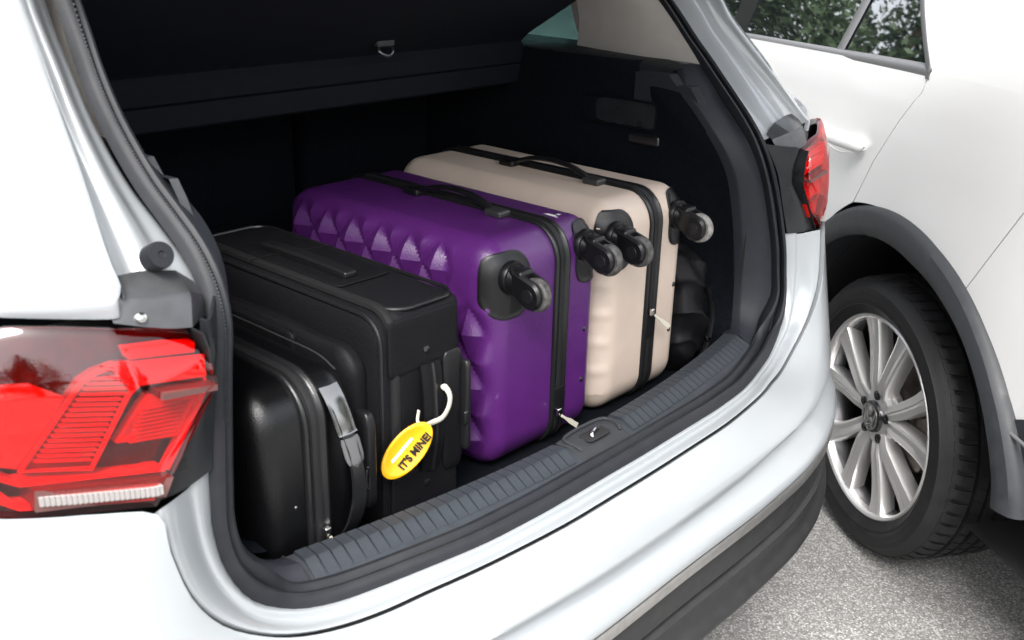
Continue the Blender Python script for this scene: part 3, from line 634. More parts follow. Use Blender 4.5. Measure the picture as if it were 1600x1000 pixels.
# ================================================================== SUITCASES
def caster(parent, hub, m_tyre, sc=1.0, ty_=.205):
    """swivel caster: hub on the front face, wheel standing off it; axis of the wheel along x"""
    x, z = hub; sc_ = sc
    c = make('caster', join(
        cyl((x, ty_ + .006, z), (0, -1, 0), 0, 0, 24, [(0, 0), (.0235 * sc, 0), (.0235 * sc, .007), (.022 * sc, .0095), (.0185 * sc, .0095), (.0145 * sc, .022), (0, .023)])), M['black'], parent)
    wy, wz = ty_ - .038 * sc, z - .013 * sc
    # two fork cheeks: teardrop plates from the swivel to the axle
    def cheek(sx):
        out = []
        for k in range(20):
            a = 2 * math.pi * k / 20
            py, pz = wy + .0205 * sc * math.cos(a), wz + .0205 * sc * math.sin(a)
            out.append((py, pz))
        H = [(ty_ - .006, z + .0175 * sc), (ty_ - .006, z - .0165 * sc)]
        P = out + H
        P = sorted(set(P)); hull = []
        def half(Q):
            h_ = []
            for q in Q:
                while len(h_) > 1 and (h_[-1][0] - h_[-2][0]) * (q[1] - h_[-2][1]) - (h_[-1][1] - h_[-2][1]) * (q[0] - h_[-2][0]) <= 0: h_.pop()
                h_.append(q)
            return h_
        lo, up = half(P), half(P[::-1]); hull = lo[:-1] + up[:-1]; n = len(hull)
        x0, x1 = x + sx * .0075 * sc, x + sx * .0155 * sc
        cy = sum(p[0] for p in hull) / n; cz = sum(p[1] for p in hull) / n
        ring = lambda xx, k: [(xx, cy + (p[0] - cy) * k, cz + (p[1] - cz) * k) for p in hull]
        v = ring(x0, 1) + ring(x1 - sx * .004, 1) + ring(x1, .84)
        f = [tuple(range(n)), tuple(range(2 * n, 3 * n))] + [(r * n + i, r * n + (i + 1) % n, (r + 1) * n + (i + 1) % n, (r + 1) * n + i) for r in (0, 1) for i in range(n)]
        return v, f
    bridge = rbox((x, ty_ - .014 * sc, z), (.0145 * sc, .012 * sc, .0165 * sc), (.005, .005, .006), (2, 2, 2), 3)
    make('fork', join(cheek(-1), cheek(1), bridge), M['black'], c, ang=35)
    make('caster_wheel', cyl((x - .0066 * sc, wy - .0035 * sc, wz - .001 * sc), (1, 0, 0), 0, 0, 32, [(0, .001), (.012 * sc, .001), (.0205 * sc, .0), (.0228 * sc, .002), (.0236 * sc, .0066 * sc), (.0228 * sc, .0112 * sc), (.0205 * sc, .0132 * sc), (.012 * sc, .0122 * sc), (0, .0122 * sc)]), m_tyre, c)
    make('axle_cap', cyl((x - .0150 * sc, wy, wz), (-1, 0, 0), 0, 0, 20, [(0, 0), (.0095 * sc, 0), (.0088 * sc, .0016), (0, .0018)]), M['piping'], c)
    return c
def housing(parent, cc, h, r, cx, cz, ax, az, tilt=0):
    """moulded caster seat: rounded plate following the rounded front of a case"""
    rows = []
    for rho, o in ((1.0, -.001), (1.0, .0020), (.965, .0026), (.93, .0016), (.80, .0016), (.6, .0018), (.25, .0020), (0.02, .0020)):
        row = []
        for k in range(40):
            a = 2 * math.pi * k / 40; ca_, sa2 = math.cos(a), math.sin(a)
            q = (abs(ca_) ** 3.2 + abs(sa2) ** 3.2) ** (-1 / 3.2)
            px = cx + ax * rho * q * ca_; pz = cz + az * rho * q * sa2
            lx, lz = px - cc[0], pz - cc[2]
            ex = max(0, (abs(lx) - (h[0] - r[0])) / r[0]); ez = max(0, (abs(lz) - (h[2] - r[2])) / r[2])
            e2 = ex * ex + ez * ez
            if e2 > .86:
                k_ = math.sqrt(.86 / e2); sx_, sz_ = math.copysign(1, lx), math.copysign(1, lz)
                if ex > 0: lx = sx_ * (h[0] - r[0] + r[0] * ex * k_)
                if ez > 0: lz = sz_ * (h[2] - r[2] + r[2] * ez * k_)
                e2 = .86
            y = -(h[1] - r[1]) - r[1] * math.sqrt(1 - e2)
            nx = (ex / r[0]) * math.copysign(1, lx); nz = (ez / r[2]) * math.copysign(1, lz); ny = -math.sqrt(1 - e2) / r[1]
            nl = math.sqrt(nx * nx + ny * ny + nz * nz)
            row.append((cc[0] + lx + nx / nl * o, cc[1] + y + ny / nl * o, cc[2] + lz + nz / nl * o))
        rows.append(row)
    return make('caster_housing', grid(rows, cv=True), M['black'], parent, ang=50)
def top_handle(parent, x, y0, y1, z, name='top_handle'):
    ym = (y0 + y1) / 2; L = (y1 - y0) / 2
    P = cr([(x, y0, z + .001), (x, y0 + .2 * L, z + .010), (x, y0 + .55 * L, z + .020), (x, ym, z + .0235), (x, y1 - .55 * L, z + .020), (x, y1 - .2 * L, z + .010), (x, y1, z + .001)], 5)
    rows = []
    for i, p in enumerate(P):
        t = i / (len(P) - 1); w_ = .0105 - .003 * math.sin(math.pi * t); h_ = .0042
        rows.append([(p[0] + w_ * math.cos(a) * (1 if abs(math.cos(a)) < .99 else .97), p[1], p[2] + h_ * math.sin(a)) for a in [2 * math.pi * k / 14 for k in range(14)]])
    hd = make(name, grid(rows, cv=True), M['black'], parent)
    for y in (y0 - .004, y1 + .004):
        make('handle_mount', rbox((x, y, z + .003), (.0135, .018, .006), (.004, .006, .004), (2, 2, 2), 3), M['mount'] if y < ym else M['black'], hd)
    return hd
def zip_pull(parent, p, d, ln=.032):
    p = np.array(p); d = np.array(d, float); d /= np.linalg.norm(d)
    z = make('zip_slider', rbox(p, (.0045, .004, .007), (.002, .002, .002), (1, 1, 1), 3), M['steel'], parent)
    q = p + np.array([0, -.006, -.004]); e = q + d * ln
    s = np.cross(d, [0, 1, 0]); s /= np.linalg.norm(s)
    L = [q, q + d * ln * .3, q + d * ln * .5, e]; w_ = [.0022, .0022, .004, .0045]
    rows = [[a + s * w, a + s * w + np.array([0, -.0014, 0]), a - s * w + np.array([0, -.0014, 0]), a - s * w] for a, w in zip(L, w_)]
    v, f = grid(rows, cv=True); f = f + [(0, 1, 2, 3), (12, 15, 14, 13)]
    make('pull_tab', (v, f), M['tagwhite'], z, smooth=False)
BAND = [(-.017, -.004), (-.017, .003), (-.0155, .0052), (-.0125, .0058), (-.0105, .004), (-.0085, .0022), (-.004, .0018), (0, .0035), (.004, .0018), (.0085, .0022), (.0105, .004), (.0125, .0058), (.0155, .0052), (.017, .003), (.017, -.004)]
def hard_case(name, label, x0, x1, yf, yb, z0, z1, r, shell, bx, disp=None, res=(10, 24, 16)):
    cc = ((x0 + x1) / 2, (yf + yb) / 2, (z0 + z1) / 2); h = ((x1 - x0) / 2, (yb - yf) / 2, (z1 - z0) / 2)
    t = thing(name, label, 'suitcase', (cc[0], cc[1], z0))
    make('shell', rbox(cc, h, r, res, 8, disp), shell, t, ang=24)
    b = make('zip_band', band(cc, h[1], h[2], r[1], r[2], bx - cc[0], BAND), M['piping'], t, ang=50)
    make('zip_teeth', band(cc, h[1], h[2], r[1], r[2], bx - cc[0], [(-.0055, .0), (-.005, .0032), (-.001, .0038), (.001, .0038), (.005, .0032), (.0055, .0)]), M['zip'], b)
    return t, cc, h
# --- purple case with a faceted diamond relief on its left face
pr = (.040, .050, .055)
pc = ((-.082 + .182) / 2, (.215 + .715) / 2, (.657 + 1.028) / 2); ph = (.132, .25, .1855)
def diamond(p, n):
    if p[0] > -.05: 
        if abs(p[2]) > ph[2] - .01: return 0
        return 0
    y, z = p[1], p[2]; wt = max(0, min(1, (-n[0] - .03) / .40))
    a, b = y / (.4 / 6), z / .087
    u = ((a + b) % 1) * 2 - 1; v = ((a - b) % 1) * 2 - 1
    edge = max(0, min(1, (ph[1] - .008 - abs(y)) / .022)) * max(0, min(1, (ph[2] - .010 - abs(z)) / .022))
    return wt * edge * (1 - max(0, min(1, (-y - .150) / .02)) * max(0, min(1, (z - .075) / .02))) * (.0165 * (1 - max(abs(u), abs(v))) - .005)
T_p, cc, h = hard_case('hard_suitcase', 'purple hard shell suitcase with diamond relief between black fabric and champagne cases', pc[0] - ph[0], pc[0] + ph[0], pc[1] - ph[1], pc[1] + ph[1], pc[2] - ph[2], pc[2] + ph[2], pr, M['purple'], .075, diamond, (8, 96, 48))
for hx, hz, ax, az in ((-.040, .962, .040, .050), (.145, .974, .036, .048)):
    housing(T_p, cc, h, pr, hx, hz, ax, az)
caster(T_p, (-.040, .976), M['caster_tyre'], 1.08, .212); caster(T_p, (.130, .990), M['caster_tyre'], 1.08, .212)
top_handle(T_p, .052, .335, .515, 1.030)
make('strap_patch', rbox((.075, .2125, .745), (.014, .004, .020), (.003, .003, .004), (2, 1, 2), 2), M['fabric2'], T_p)
zip_pull(T_p, (.070, .205, .722), (.75, -.2, -.62), .042)
for (x, z) in ((.140, .845), (.139, .755)):
    make('rivet', cyl((x, .216, z), (0, -1, 0), 0, 0, 14, [(0, 0), (.0048, 0), (.0042, .002), (.002, .003), (0, .0032)]), M['gunmetal'], T_p)
for (x, y, a, b) in ((.115, .275, .012, .004), (.127, .268, .004, .003), (.112, .26, .003, .002)):
    make('sticker_scrap', lin([[(x - b, y - a, 1.0285), (x + b, y - a * .8, 1.0285)], [(x - b * .7, y + a, 1.0285), (x + b * 1.1, y + a * .7, 1.0285)]]), M['white_label'], T_p, smooth=False)
# --- champagne case
br_ = (.042, .050, .055)
def ribsb(p, n):
    if p[0] > -.04: return 0
    wt = max(0, min(1, (-n[0] - .15) / .5)); z = p[2]
    return wt * .0022 * (.5 + .5 * math.cos(2 * math.pi * z / .052)) ** 3 * (1 if abs(z) < .15 else 0)
T_b, cc, h = hard_case('hard_suitcase', 'champagne beige hard shell suitcase, the rightmost of the four', .190, .434, .215, .735, .657, 1.038, br_, M['beige'], .325, ribsb, (8, 20, 70))
for hx, hz, ax, az in ((.222, .974, .038, .050), (.400, .982, .034, .048)):
    housing(T_b, cc, h, br_, hx, hz, ax, az)
caster(T_b, (.212, .986), M['caster_tyre'], 1.08, .212); caster(T_b, (.390, .990), M['caster_pale'], 1.08, .212)
top_handle(T_b, .300, .335, .525, 1.040)
make('strap_patch', rbox((.325, .2125, .800), (.014, .004, .024), (.003, .003, .004), (2, 1, 2), 2), M['fabric2'], T_b)
zip_pull(T_b, (.320, .205, .828), (.72, -.2, -.6), .046)
for (x, z) in ((.398, .858), (.394, .772)):
    make('rivet', cyl((x, .216, z), (0, -1, 0), 0, 0, 14, [(0, 0), (.0048, 0), (.0042, .002), (.002, .003), (0, .0032)]), M['gunmetal'], T_b)

# --- black fabric case
fx0, fx1, fy0, fy1, fz0, fz1 = -.306, -.158, .200, .66, .657, .990
fc = ((fx0 + fx1) / 2, (fy0 + fy1) / 2, (fz0 + fz1) / 2); fh = ((fx1 - fx0) / 2, (fy1 - fy0) / 2, (fz1 - fz0) / 2)
T_s = thing('soft_suitcase', 'black fabric suitcase with a yellow tag hanging on its front handle', 'suitcase', (fc[0], fc[1], fz0))
def sag(p, n): return .0025 * math.sin(p[1] * 13 + 1) * max(0, n[2]) + .002 * math.sin(p[2] * 20) * max(0, -n[1]) + (.006 * max(0, -n[0]) * math.cos(p[1] / fh[1] * 1.4) * math.cos(p[2] / fh[2] * 1.4))
bcx = (fx0 + .024 + fx1) / 2; bhx = (fx1 - fx0 - .024) / 2
make('fabric_body', rbox((bcx, fc[1], fc[2]), (bhx, fh[1], fh[2]), (.016, .020, .014), (8, 24, 18), 5, sag), M['fabric'], T_s, ang=50)
make('front_lid', rbox((fx0 + .014, fc[1] + .001, fc[2] - .002), (.017, fh[1] - .001, fh[2] - .004), (.012, .042, .042), (3, 20, 16), 6), M['fabric'], T_s, ang=50)
make('lid_piping', band(fc, fh[1] - .001, fh[2] - .004, .042, .042, fx0 + .004 - fc[0], [(.0035 * math.cos(a), -.004 + .0035 * math.sin(a)) for a in np.linspace(0, 2 * math.pi, 9)]), M['piping'], T_s)
zb = make('zip_band', band(fc, fh[1], fh[2], .040, .038, fx0 + .024 - fc[0], [(-.0075, -.004), (-.0065, .0018), (-.003, .0024), (0, .0032), (.003, .0024), (.0065, .0018), (.0075, -.004)]), M['zip'], T_s)
tl = [(bcx + a, fc[1] + b, fz1 - .0025) for (a, b), _ in rrect(bhx - .003, fh[1] - .004, .032, .034, 8)]
make('top_piping', tube(tl, .0032, 8, closed=True), M['piping'], T_s)
# front pocket on the left side, bulging
make('front_pocket', rbox((fx0 - .012, fc[1] + .005, fc[2] - .018), (.020, fh[1] - .022, fh[2] - .032), (.016, .04, .04), (3, 14, 12), 5, lambda p, n: .002 * math.sin(p[1] * 30 + p[2] * 17)), M['fabric2'], T_s)
make('pocket_flap', rbox((fx0 - .030, .47, .915), (.006, .13, .022), (.004, .012, .010), (2, 8, 3), 3), M['fabric2'], T_s)
# top carry handle in a stitched patch
make('handle_patch', rbox((-.226, .44, .9915), (.048, .120, .0022), (.010, .012, .002), (3, 6, 1), 3), M['fabric2'], T_s)
th_ = make('top_handle', rbox((-.240, .435, .998), (.011, .100, .005), (.004, .006, .003), (2, 12, 1), 3, lambda p, n: .003 * max(0, n[2]) * math.cos(p[1] / .1 * 1.5)), M['piping'], T_s)
# front face: upper flap, webbing handle, lower panel, rivets, corner guard with a foot
yF = fy0
make('front_flap', rbox((-.232, yF - .0005, .938), (.062, .003, .040), (.006, .0025, .01), (6, 1, 4), 3), M['fabric'], T_s)
make('lower_panel', rbox((-.232, yF - .0005, .710), (.062, .003, .040), (.006, .0025, .01), (6, 1, 4), 3), M['fabric'], T_s)
hp = cr([(-.224, yF - .003, .905), (-.225, yF - .008, .88), (-.226, yF - .013, .83), (-.226, yF - .012, .79), (-.226, yF - .004, .745)], 6)
wr = []
for p in hp: wr.append([(p[0] - .018, p[1], p[2]), (p[0] - .018, p[1] - .003, p[2]), (p[0] - .006, p[1] - .0045, p[2]), (p[0] + .006, p[1] - .0045, p[2]), (p[0] + .018, p[1] - .003, p[2]), (p[0] + .018, p[1], p[2])])
make('side_handle', grid(wr, cv=True), M['fabric2'], T_s)
make('handle_core', tube([(p[0], p[1] - .004, p[2]) for p in hp], .0055, 8, flat=.7), M['piping'], T_s)
for z in (.925, .722):
    make('rivet', cyl((-.230, yF - .003, z), (0, -1, 0), 0, 0, 16, [(0, 0), (.0055, 0), (.005, .0022), (.002, .0032), (0, .0034)]), M['gunmetal'], T_s)
make('corner_guard', rbox((-.183, yF - .003, .820), (.0185, .007, .092), (.010, .004, .018), (3, 2, 6), 4), M['black'], T_s)
make('skid_foot', rbox((-.163, yF - .010, .822), (.0055, .010, .070), (.004, .006, .012), (2, 2, 6), 4), M['piping'], T_s)
make('foot_button', rbox((-.168, yF - .0185, .806), (.004, .002, .010), (.002, .001, .003), (1, 1, 1), 2), M['gunmetal'], T_s)
# stitch line across the top
make('seam_line', tube(cr([(-.164, .475, .9935), (-.20, .478, .9955), (-.25, .49, .996), (-.297, .50, .993)], 5), .0009, 5), M['piping'], T_s)

# --- small black hard case at the left
hr = (.042, .055, .055)
T_h, cc, h = hard_case('cabin_suitcase', 'small black hard shell suitcase with grey strap handle at the left end', -.530, -.362, .168, .60, .657, .952, hr, M['blackshell'], -.440, None, (6, 14, 10))
make('strap_handle', grid([[(p[0] - .011 * w_, p[1], p[2]), (p[0] - .010 * w_, p[1] - .0035, p[2] + .001), (p[0] + .010 * w_, p[1] - .0035, p[2] + .001), (p[0] + .011 * w_, p[1], p[2])] for p, w_ in zip(cr([(-.413, .176, .935), (-.411, .162, .918), (-.407, .150, .885), (-.402, .140, .845), (-.397, .141, .80), (-.396, .152, .760), (-.398, .164, .735)], 5), list(np.linspace(1, .85, 16)) + list(np.linspace(.85, 1.2, 15)))], cv=True), M['piping'], T_h, ang=50)
make('buckle', grid([[(p[0] + k * .0135, p[1] - .0045 + abs(k) * .002, p[2]) for k in (-1.0, -.9, 0, .9, 1.0)] for p in cr([(-.413, .176, .940), (-.4115, .166, .926), (-.409, .157, .905), (-.407, .151, .886), (-.4055, .149, .882)], 4)]), M['chromedark'], T_h, solid=.002)
make('strap_loop', grid([[(p[0] + k * .0135 * w_, p[1] - .0050 + abs(k) * .003, p[2]) for k in (-1.0, -.85, 0, .85, 1.0)] for p, w_ in zip(cr([(-.4055, .148, .878), (-.404, .144, .862), (-.4025, .141, .848), (-.4015, .140, .840)], 3), [.9, 1, 1, 1, 1, .97, .9, .8, .5, .1])]), M['buckle'], T_h, solid=.002)
make('side_foot', rbox((-.357, .176, .818), (.009, .016, .068), (.006, .010, .020), (2, 2, 6), 4), M['black'], T_h)
make('foot_ring', tube([(-.3665 + .0045 * math.cos(a) * .6, .1595, .800 + .016 * math.sin(a)) for a in np.linspace(0, 2 * math.pi, 20, endpoint=False)], .0011, 6, closed=True), M['gunmetal'], T_h)
zip_pull(T_h, (-.434, .160, .752), (.05, -.2, -1), .03)
make('seam_line', tube(cr([(-.380, .45, .9535), (-.380, .32, .9538), (-.381, .235, .9535), (-.384, .195, .945)], 4), .0012, 5), M['gap'], T_h)
make('rivet', cyl((-.472, .169, .80), (0, -1, 0), 0, 0, 12, [(0, 0), (.0025, 0), (.002, .0015), (0, .002)]), M['steel'], T_h)

# --- yellow luggage tag with its clear loop
TG = thing('luggage_tag', 'oval yellow luggage tag with black lettering and a clear loop', 'luggage tag', (-.285, .178, .80))
tc_ = Vector((-.2835, .178, .8000)); nz = Vector((-.38, -.90, .20)).normalized()
ux = Vector((.79, 0, .60)); ux = (ux - nz * ux.dot(nz)).normalized(); vy = nz.cross(ux).normalized()
rows = []
for rho, o in ((.02, .0016), (.80, .0016), (.84, .0024), (.95, .0024), (1.0, .0012), (1.0, -.0012), (.95, -.002), (.02, -.002)):
    rows.append([tuple(tc_ + ux * (.0455 * rho * math.cos(a)) + vy * (.0245 * rho * math.sin(a)) + nz * o) for a in [2 * math.pi * k / 48 for k in range(48)]])
tp = make('tag_plate', grid(rows, cv=True), M['yellow'], TG, ang=40)
mt = Matrix((( ux.x, vy.x, nz.x, 0), (ux.y, vy.y, nz.y, 0), (ux.z, vy.z, nz.z, 0), (0, 0, 0, 1)))
off_ = tc_ - Vector((-.285, .178, .80)) + ux * .006 - vy * .0085 + nz * .0034
text('tag_lettering', "IT'S MINE!", .0135, M['ink'], TG, Matrix.Translation(off_) @ mt @ Matrix.Diagonal((1.0, 1.15, 1, 1)))
make('tag_slot', rbox((0, 0, 0), (.021, .0022, .0005), (.0018, .0018, .0004), (4, 1, 1), 2), M['white_label'], TG, local=True).matrix_local = Matrix.Translation(tc_ - Vector((-.285, .178, .80)) + vy * .0065 - ux * .004 + nz * .0022) @ mt
lp = cr([tuple(tc_ + ux * .040 + vy * .003), (-.238, .176, .826), (-.222, .174, .828), (-.208, .176, .838), (-.203, .178, .852), (-.206, .182, .864), (-.212, .187, .868)], 5)
make('tag_loop', tube(lp, [.0044] * (len(lp) - 6) + [.0040, .0046, .0046, .004, .003, .001], 8, flat=.45, up=(0, 1, 0)), M['tagwhite'], TG)
lp2 = cr([tuple(tc_ + ux * .036 + vy * .008), (-.262, .180, .836), (-.254, .186, .846)], 5)
make('loop_end', tube(lp2, .0028, 8, flat=.5, up=(0, 1, 0)), M['tagwhite'], TG)

# --- black bag at the right
T_g = thing('soft_bag', 'crumpled black nylon bag wedged between champagne suitcase and boot wall', 'bag', (.49, .36, .655))
def crum(p, n):
    a = p[1] * 24 + p[2] * 17; return .008 * math.sin(a + 2.2 * math.sin(p[2] * 29 + p[0] * 31)) + .009 * (1 - abs(math.sin(p[1] * 41 - p[2] * 33 + 2 * math.sin(p[2] * 19)))) ** 2 + .007 * (1 - abs(math.sin(p[2] * 52 + p[1] * 37 + p[0] * 40))) ** 3
make('bag_body', rbox((.492, .38, .775), (.048, .17, .118), (.035, .06, .06), (10, 44, 40), 6, crum), M['bag'], T_g, ang=70)
make('bag_strap', tube(cr([(.50, .205, .83), (.512, .198, .78), (.506, .196, .73), (.49, .20, .69)], 5), .007, 8, flat=.35), M['fabric2'], T_g)

# ================================================================== CAR B: white car on the right, turned away
PSI = 0.655951
B = thing('parked_car', 'white car parked beyond the open boot, showing its rear wheel and door', 'car', (1.18869, .11259, 0), -PSI)
HZ = .34563
def bx_(u, z):   # side surface of car B: x (outwards negative) at forward distance u, height z
    return float(np.interp(z, [.2, .45, .62, .80, .93, 1.02, 1.07, 1.11, 1.15, 1.19, 1.24, 1.3, 1.37, 1.45, 1.6, 1.7], [.02, -.005, -.012, -.018, -.021, -.0235, -.0235, -.0215, -.0175, -.0115, -.001, .016, .040, .070, .135, .20])) + .02 * max(0, -u - .35) ** 1.5 * 2.2
def r_out(th): return float(np.interp(math.degrees(th), [-20, 110, 135, 149, 160, 170, 200], [.516, .516, .530, .545, .565, .585, .60]))
def r_in(th): return float(np.interp(math.degrees(th), [-20, 105, 124, 134, 146, 157, 167, 200], [.445, .445, .463, .476, .488, .500, .515, .53]))
def outer(th):
    """outer border of the side around the arch, for the angle th from forward"""
    c, s = math.cos(th), math.sin(th); k = 1e9
    if s > 1e-6: k = min(k, .835 / max(1e-3, s + .035 * max(0, c)))
    if s < -1e-6: k = min(k, (-.16) / s)
    if c > 1e-6: k = min(k, 2.6 / c)
    if c < -1e-6: k = min(k, (-.92) / c)
    return k
SH = [(.199, .49), (.128, .61), (.085, .665), (.047, .715), (.005, .765), (-.018, .79), (-.028, .835)]      # door shut line
def polar(t0, t1, n, curve0=None, curve1=None, g0=0, g1=0, dx=0):
    rows = []
    for i in range(n + 1):
        q = i / n; th = t0 + (t1 - t0) * q; a = np.array([math.cos(th), math.sin(th)]); r0 = r_out(th) - .012; K = max(outer(th), r0 + .02)
        row = []
        for j in range(19):
            w_ = j / 18; p_ = a * (r0 + (K - r0) * w_)
            for cvx, wt in ((curve0, (1 - q)), (curve1, q)):
                if cvx is not None:
                    L = np.array(cvx); cpt = np.array([np.interp(w_, np.linspace(0, 1, len(L)), L[:, 0]), np.interp(w_, np.linspace(0, 1, len(L)), L[:, 1])])
                    tb = t0 if cvx is curve0 else t1; bb = np.array([math.cos(tb), math.sin(tb)]); bp_ = bb * (r0 + (max(outer(tb), r0 + .02) - r0) * w_)
                    p_ = p_ + (cpt - bp_) * max(0, (wt - .4) / .6) ** 1.5
            gg = g0 * (1 - q) ** 20 + g1 * q ** 20
            p_ = p_ + np.array([-a[1], a[0]]) * gg
            row.append((bx_(p_[0], p_[1] + HZ) + dx, p_[0], p_[1] + HZ))
        rows.append(row)
    return grid(rows)
ts = math.atan2(.49, .199); tb_ = R(123.4); tc2 = R(154)
door = make('rear_door', polar(R(-14), ts, 40, None, SH, 0, -.0022), M['paint_b'], B, local=True, solid=.003)
BS = [(-.278, .419), (-.35, .484), (-.414, .539), (-.52, .63), (-.65, .72), (-.92, .80)]
quart = make('quarter_panel', polar(ts, tb_, 36, SH, None, .0022, -.0015), M['paint_b'], B, local=True, solid=.003)
make('rear_bumper', polar(tb_, tc2, 24, None, None, .0015, 0), M['paint_b'], B, local=True, solid=.003)
make('lower_cladding', polar(tc2, R(173.5), 20, None, None, 0, 0, -.004), M['cladding'], B, local=True, solid=.003)
make('cladding_edge', tube([(-.024, -.455 + q * -.3, .567 + q * -.02 + .002) for q in np.linspace(0, 1, 6)], .004, 8), M['satin'], B, local=True)
make('gap_backing', lin([[(.012, .4, .8), (.012, -.1, .8)], [(.02, .4, 1.17), (.02, -.1, 1.17)]]), M['gap'], B, local=True, smooth=False)
make('gap_backing', lin([[(.012, -.2, .72), (.03, -.9, .72)], [(.012, -.2, 1.0), (.03, -.9, 1.0)]]), M['gap'], B, local=True, smooth=False)
# D pillar outside and roof edge
def ur(z): return float(np.interp(z, [1.18, 1.319, 1.45, 1.56], [-.030, .100, .21, .30]))
pil = [[(bx_(u, z), u, z) for u in np.linspace(ur(z) - .003, -.92 + (z - 1.18) * .9, 12)] for z in np.linspace(1.1806, 1.56, 14)]
make('rear_pillar', grid(pil), M['paint_b'], B, local=True, solid=.003)
rfb = [[(bx_(0, 1.56), u, 1.56), (.22, u, 1.63), (.5, u, 1.67), (.9, u, 1.68), (1.3, u, 1.67), (1.6, u, 1.62), (1.68, u, 1.56)] for u in (-.55, 0, 1, 2.6)]
make('roof', patch(rfb, 4, 4), M['paint_b'], B, local=True, solid=.01)
make('far_side', lin([[(1.80, -.9, .25), (1.80, 2.6, .25)], [(1.82, -.9, 1.0), (1.82, 2.6, 1.0)], [(1.68, -.55, 1.58), (1.68, 2.6, 1.58)]]), M['paint_b'], B, local=True, solid=.003)
make('tailgate', lin([[(.03, -.918, .2), (.5, -.97, .2), (1.3, -.97, .2), (1.78, -.92, .2)], [(-.004, -.918, 1.1), (.5, -.97, 1.1), (1.3, -.97, 1.1), (1.78, -.92, 1.1)], [(.125, -.575, 1.58), (.5, -.6, 1.64), (1.3, -.6, 1.64), (1.66, -.57, 1.58)]]), M['paint_b'], B, local=True, solid=.003)
make('underbody', lin([[(.06, -.9, .24), (1.8, -.9, .24)], [(.06, 2.6, .24), (1.8, 2.6, .24)]]), M['well'], B, local=True, smooth=False)
make('cabin_end', box(.05, 1.8, 2.58, 2.6, .2, 1.6), M['well'], B, local=True, smooth=False)
# windows: two panes, satin trim, dark door pillar
def wx(z): return float(np.interp(z, [1.17, 1.56], [-.006, .135]))
def pane(u0, u1, v0, v1): return [[(wx(z) + .006, u0 + (v0 - u0) * (z - 1.19) / .36, z), (wx(z) + .006, u1 + (v1 - u1) * (z - 1.19) / .36, z)] for z in np.linspace(1.185, 1.56, 6)]
# belt falls slightly towards the front
def beltz(u): return 1.192 - .035 * max(0, u)
def pane2(u0, u1, v0, v1):
    rows = []
    for q in np.linspace(0, 1, 7):
        row = []
        for t in np.linspace(0, 1, 6):
            zb = beltz(u0 + (u1 - u0) * t); z = zb + (1.56 - zb) * q; row.append((wx(z) + .006, u0 + (u1 - u0) * t + ((v0 - u0) * (1 - t) + (v1 - u1) * t) * q, z))
        rows.append(row)
    return grid(rows)
make('fixed_window', pane2(-.012, .385, .315, .36), M['glass'], B, local=True, solid=.004)
make('door_window', pane2(.415, 1.02, .375, .95), M['glass'], B, local=True, solid=.004)
make('front_window', pane2(1.12, 2.5, 1.06, 2.2), M['glass'], B, local=True, solid=.004)
make('window_divider', grid([[(wx(z) - .004 * k, u - .05 * (z - 1.18) / .38, z) for k, u in ((0, .380), (1, .386), (1, .412), (0, .418))] for z in np.linspace(1.172, 1.56, 6)]), M['satin'], B, local=True, ang=60)
make('door_pillar', grid([[(wx(z) + .001, u - .06 * (z - 1.16) / .4, z) for u in (1.01, 1.13)] for z in np.linspace(1.14, 1.56, 5)]), M['black'], B, local=True, solid=.004)
make('belt_trim', grid([[(bx_(u, 1.18) + dx, u, beltz(u) + dz) for dx, dz in ((.02, -.028), (-.002, -.026), (-.004, -.018), (-.003, -.008), (.004, .0), (.018, .001))] for u in np.linspace(-.03, 2.5, 30)]), M['satin'], B, local=True, ang=60)
make('window_edge_trim', grid([[(bx_(0, z) + .004, ur(z) - .004, z), (bx_(0, z) - .003, ur(z) - .003, z), (bx_(0, z) - .004, ur(z) + .008, z), (bx_(0, z) - .001, ur(z) + .018, z), (wx(z) + .008, ur(z) + .022, z)] for z in np.linspace(1.165, 1.56, 14)]), M['edgetrim'], B, local=True, ang=60)
# door handle with scoop
hdl = []
for t in np.linspace(0, 1, 25):
    u = .432 - .268 * t; z = .962 + .016 * t + .004 * math.sin(math.pi * t)
    lift = .026 * math.sin(math.pi * min(1, max(.0, t * .86 + .07))) ** .6; wd = np.interp(t, [0, .05, .25, .6, .9, .97, 1], [.002, .009, .012, .015, .017, .013, .003]); dp = np.interp(t, [0, .1, .9, 1], [.003, .007, .009, .003])
    x0 = bx_(u, z)
    hdl.append([(x0 - lift + dp * math.cos(a), u, z + wd * math.sin(a)) for a in [2 * math.pi * k / 14 for k in range(14)]])
hd = make('door_handle', grid(hdl, cv=True), M['paint_b'], door, local=True)
make('handle_mount', rbox((bx_(.41, .963) - .006, .405, .963), (.016, .028, .010), (.008, .014, .007), (1, 2, 1), 3), M['paint_b'], hd, local=True)
make('handle_mount', rbox((bx_(.19, .975) - .006, .192, .976), (.014, .016, .012), (.008, .01, .008), (1, 2, 1), 3), M['paint_b'], hd, local=True)
make('handle_scoop', tube([(bx_(.3, .97) + .0005, .305 + .085 * math.cos(a), .975 + .034 * math.sin(a)) for a in np.linspace(0, 2 * math.pi, 40, endpoint=False)], .002, 6, closed=True), M['paint_b'], door, local=True)
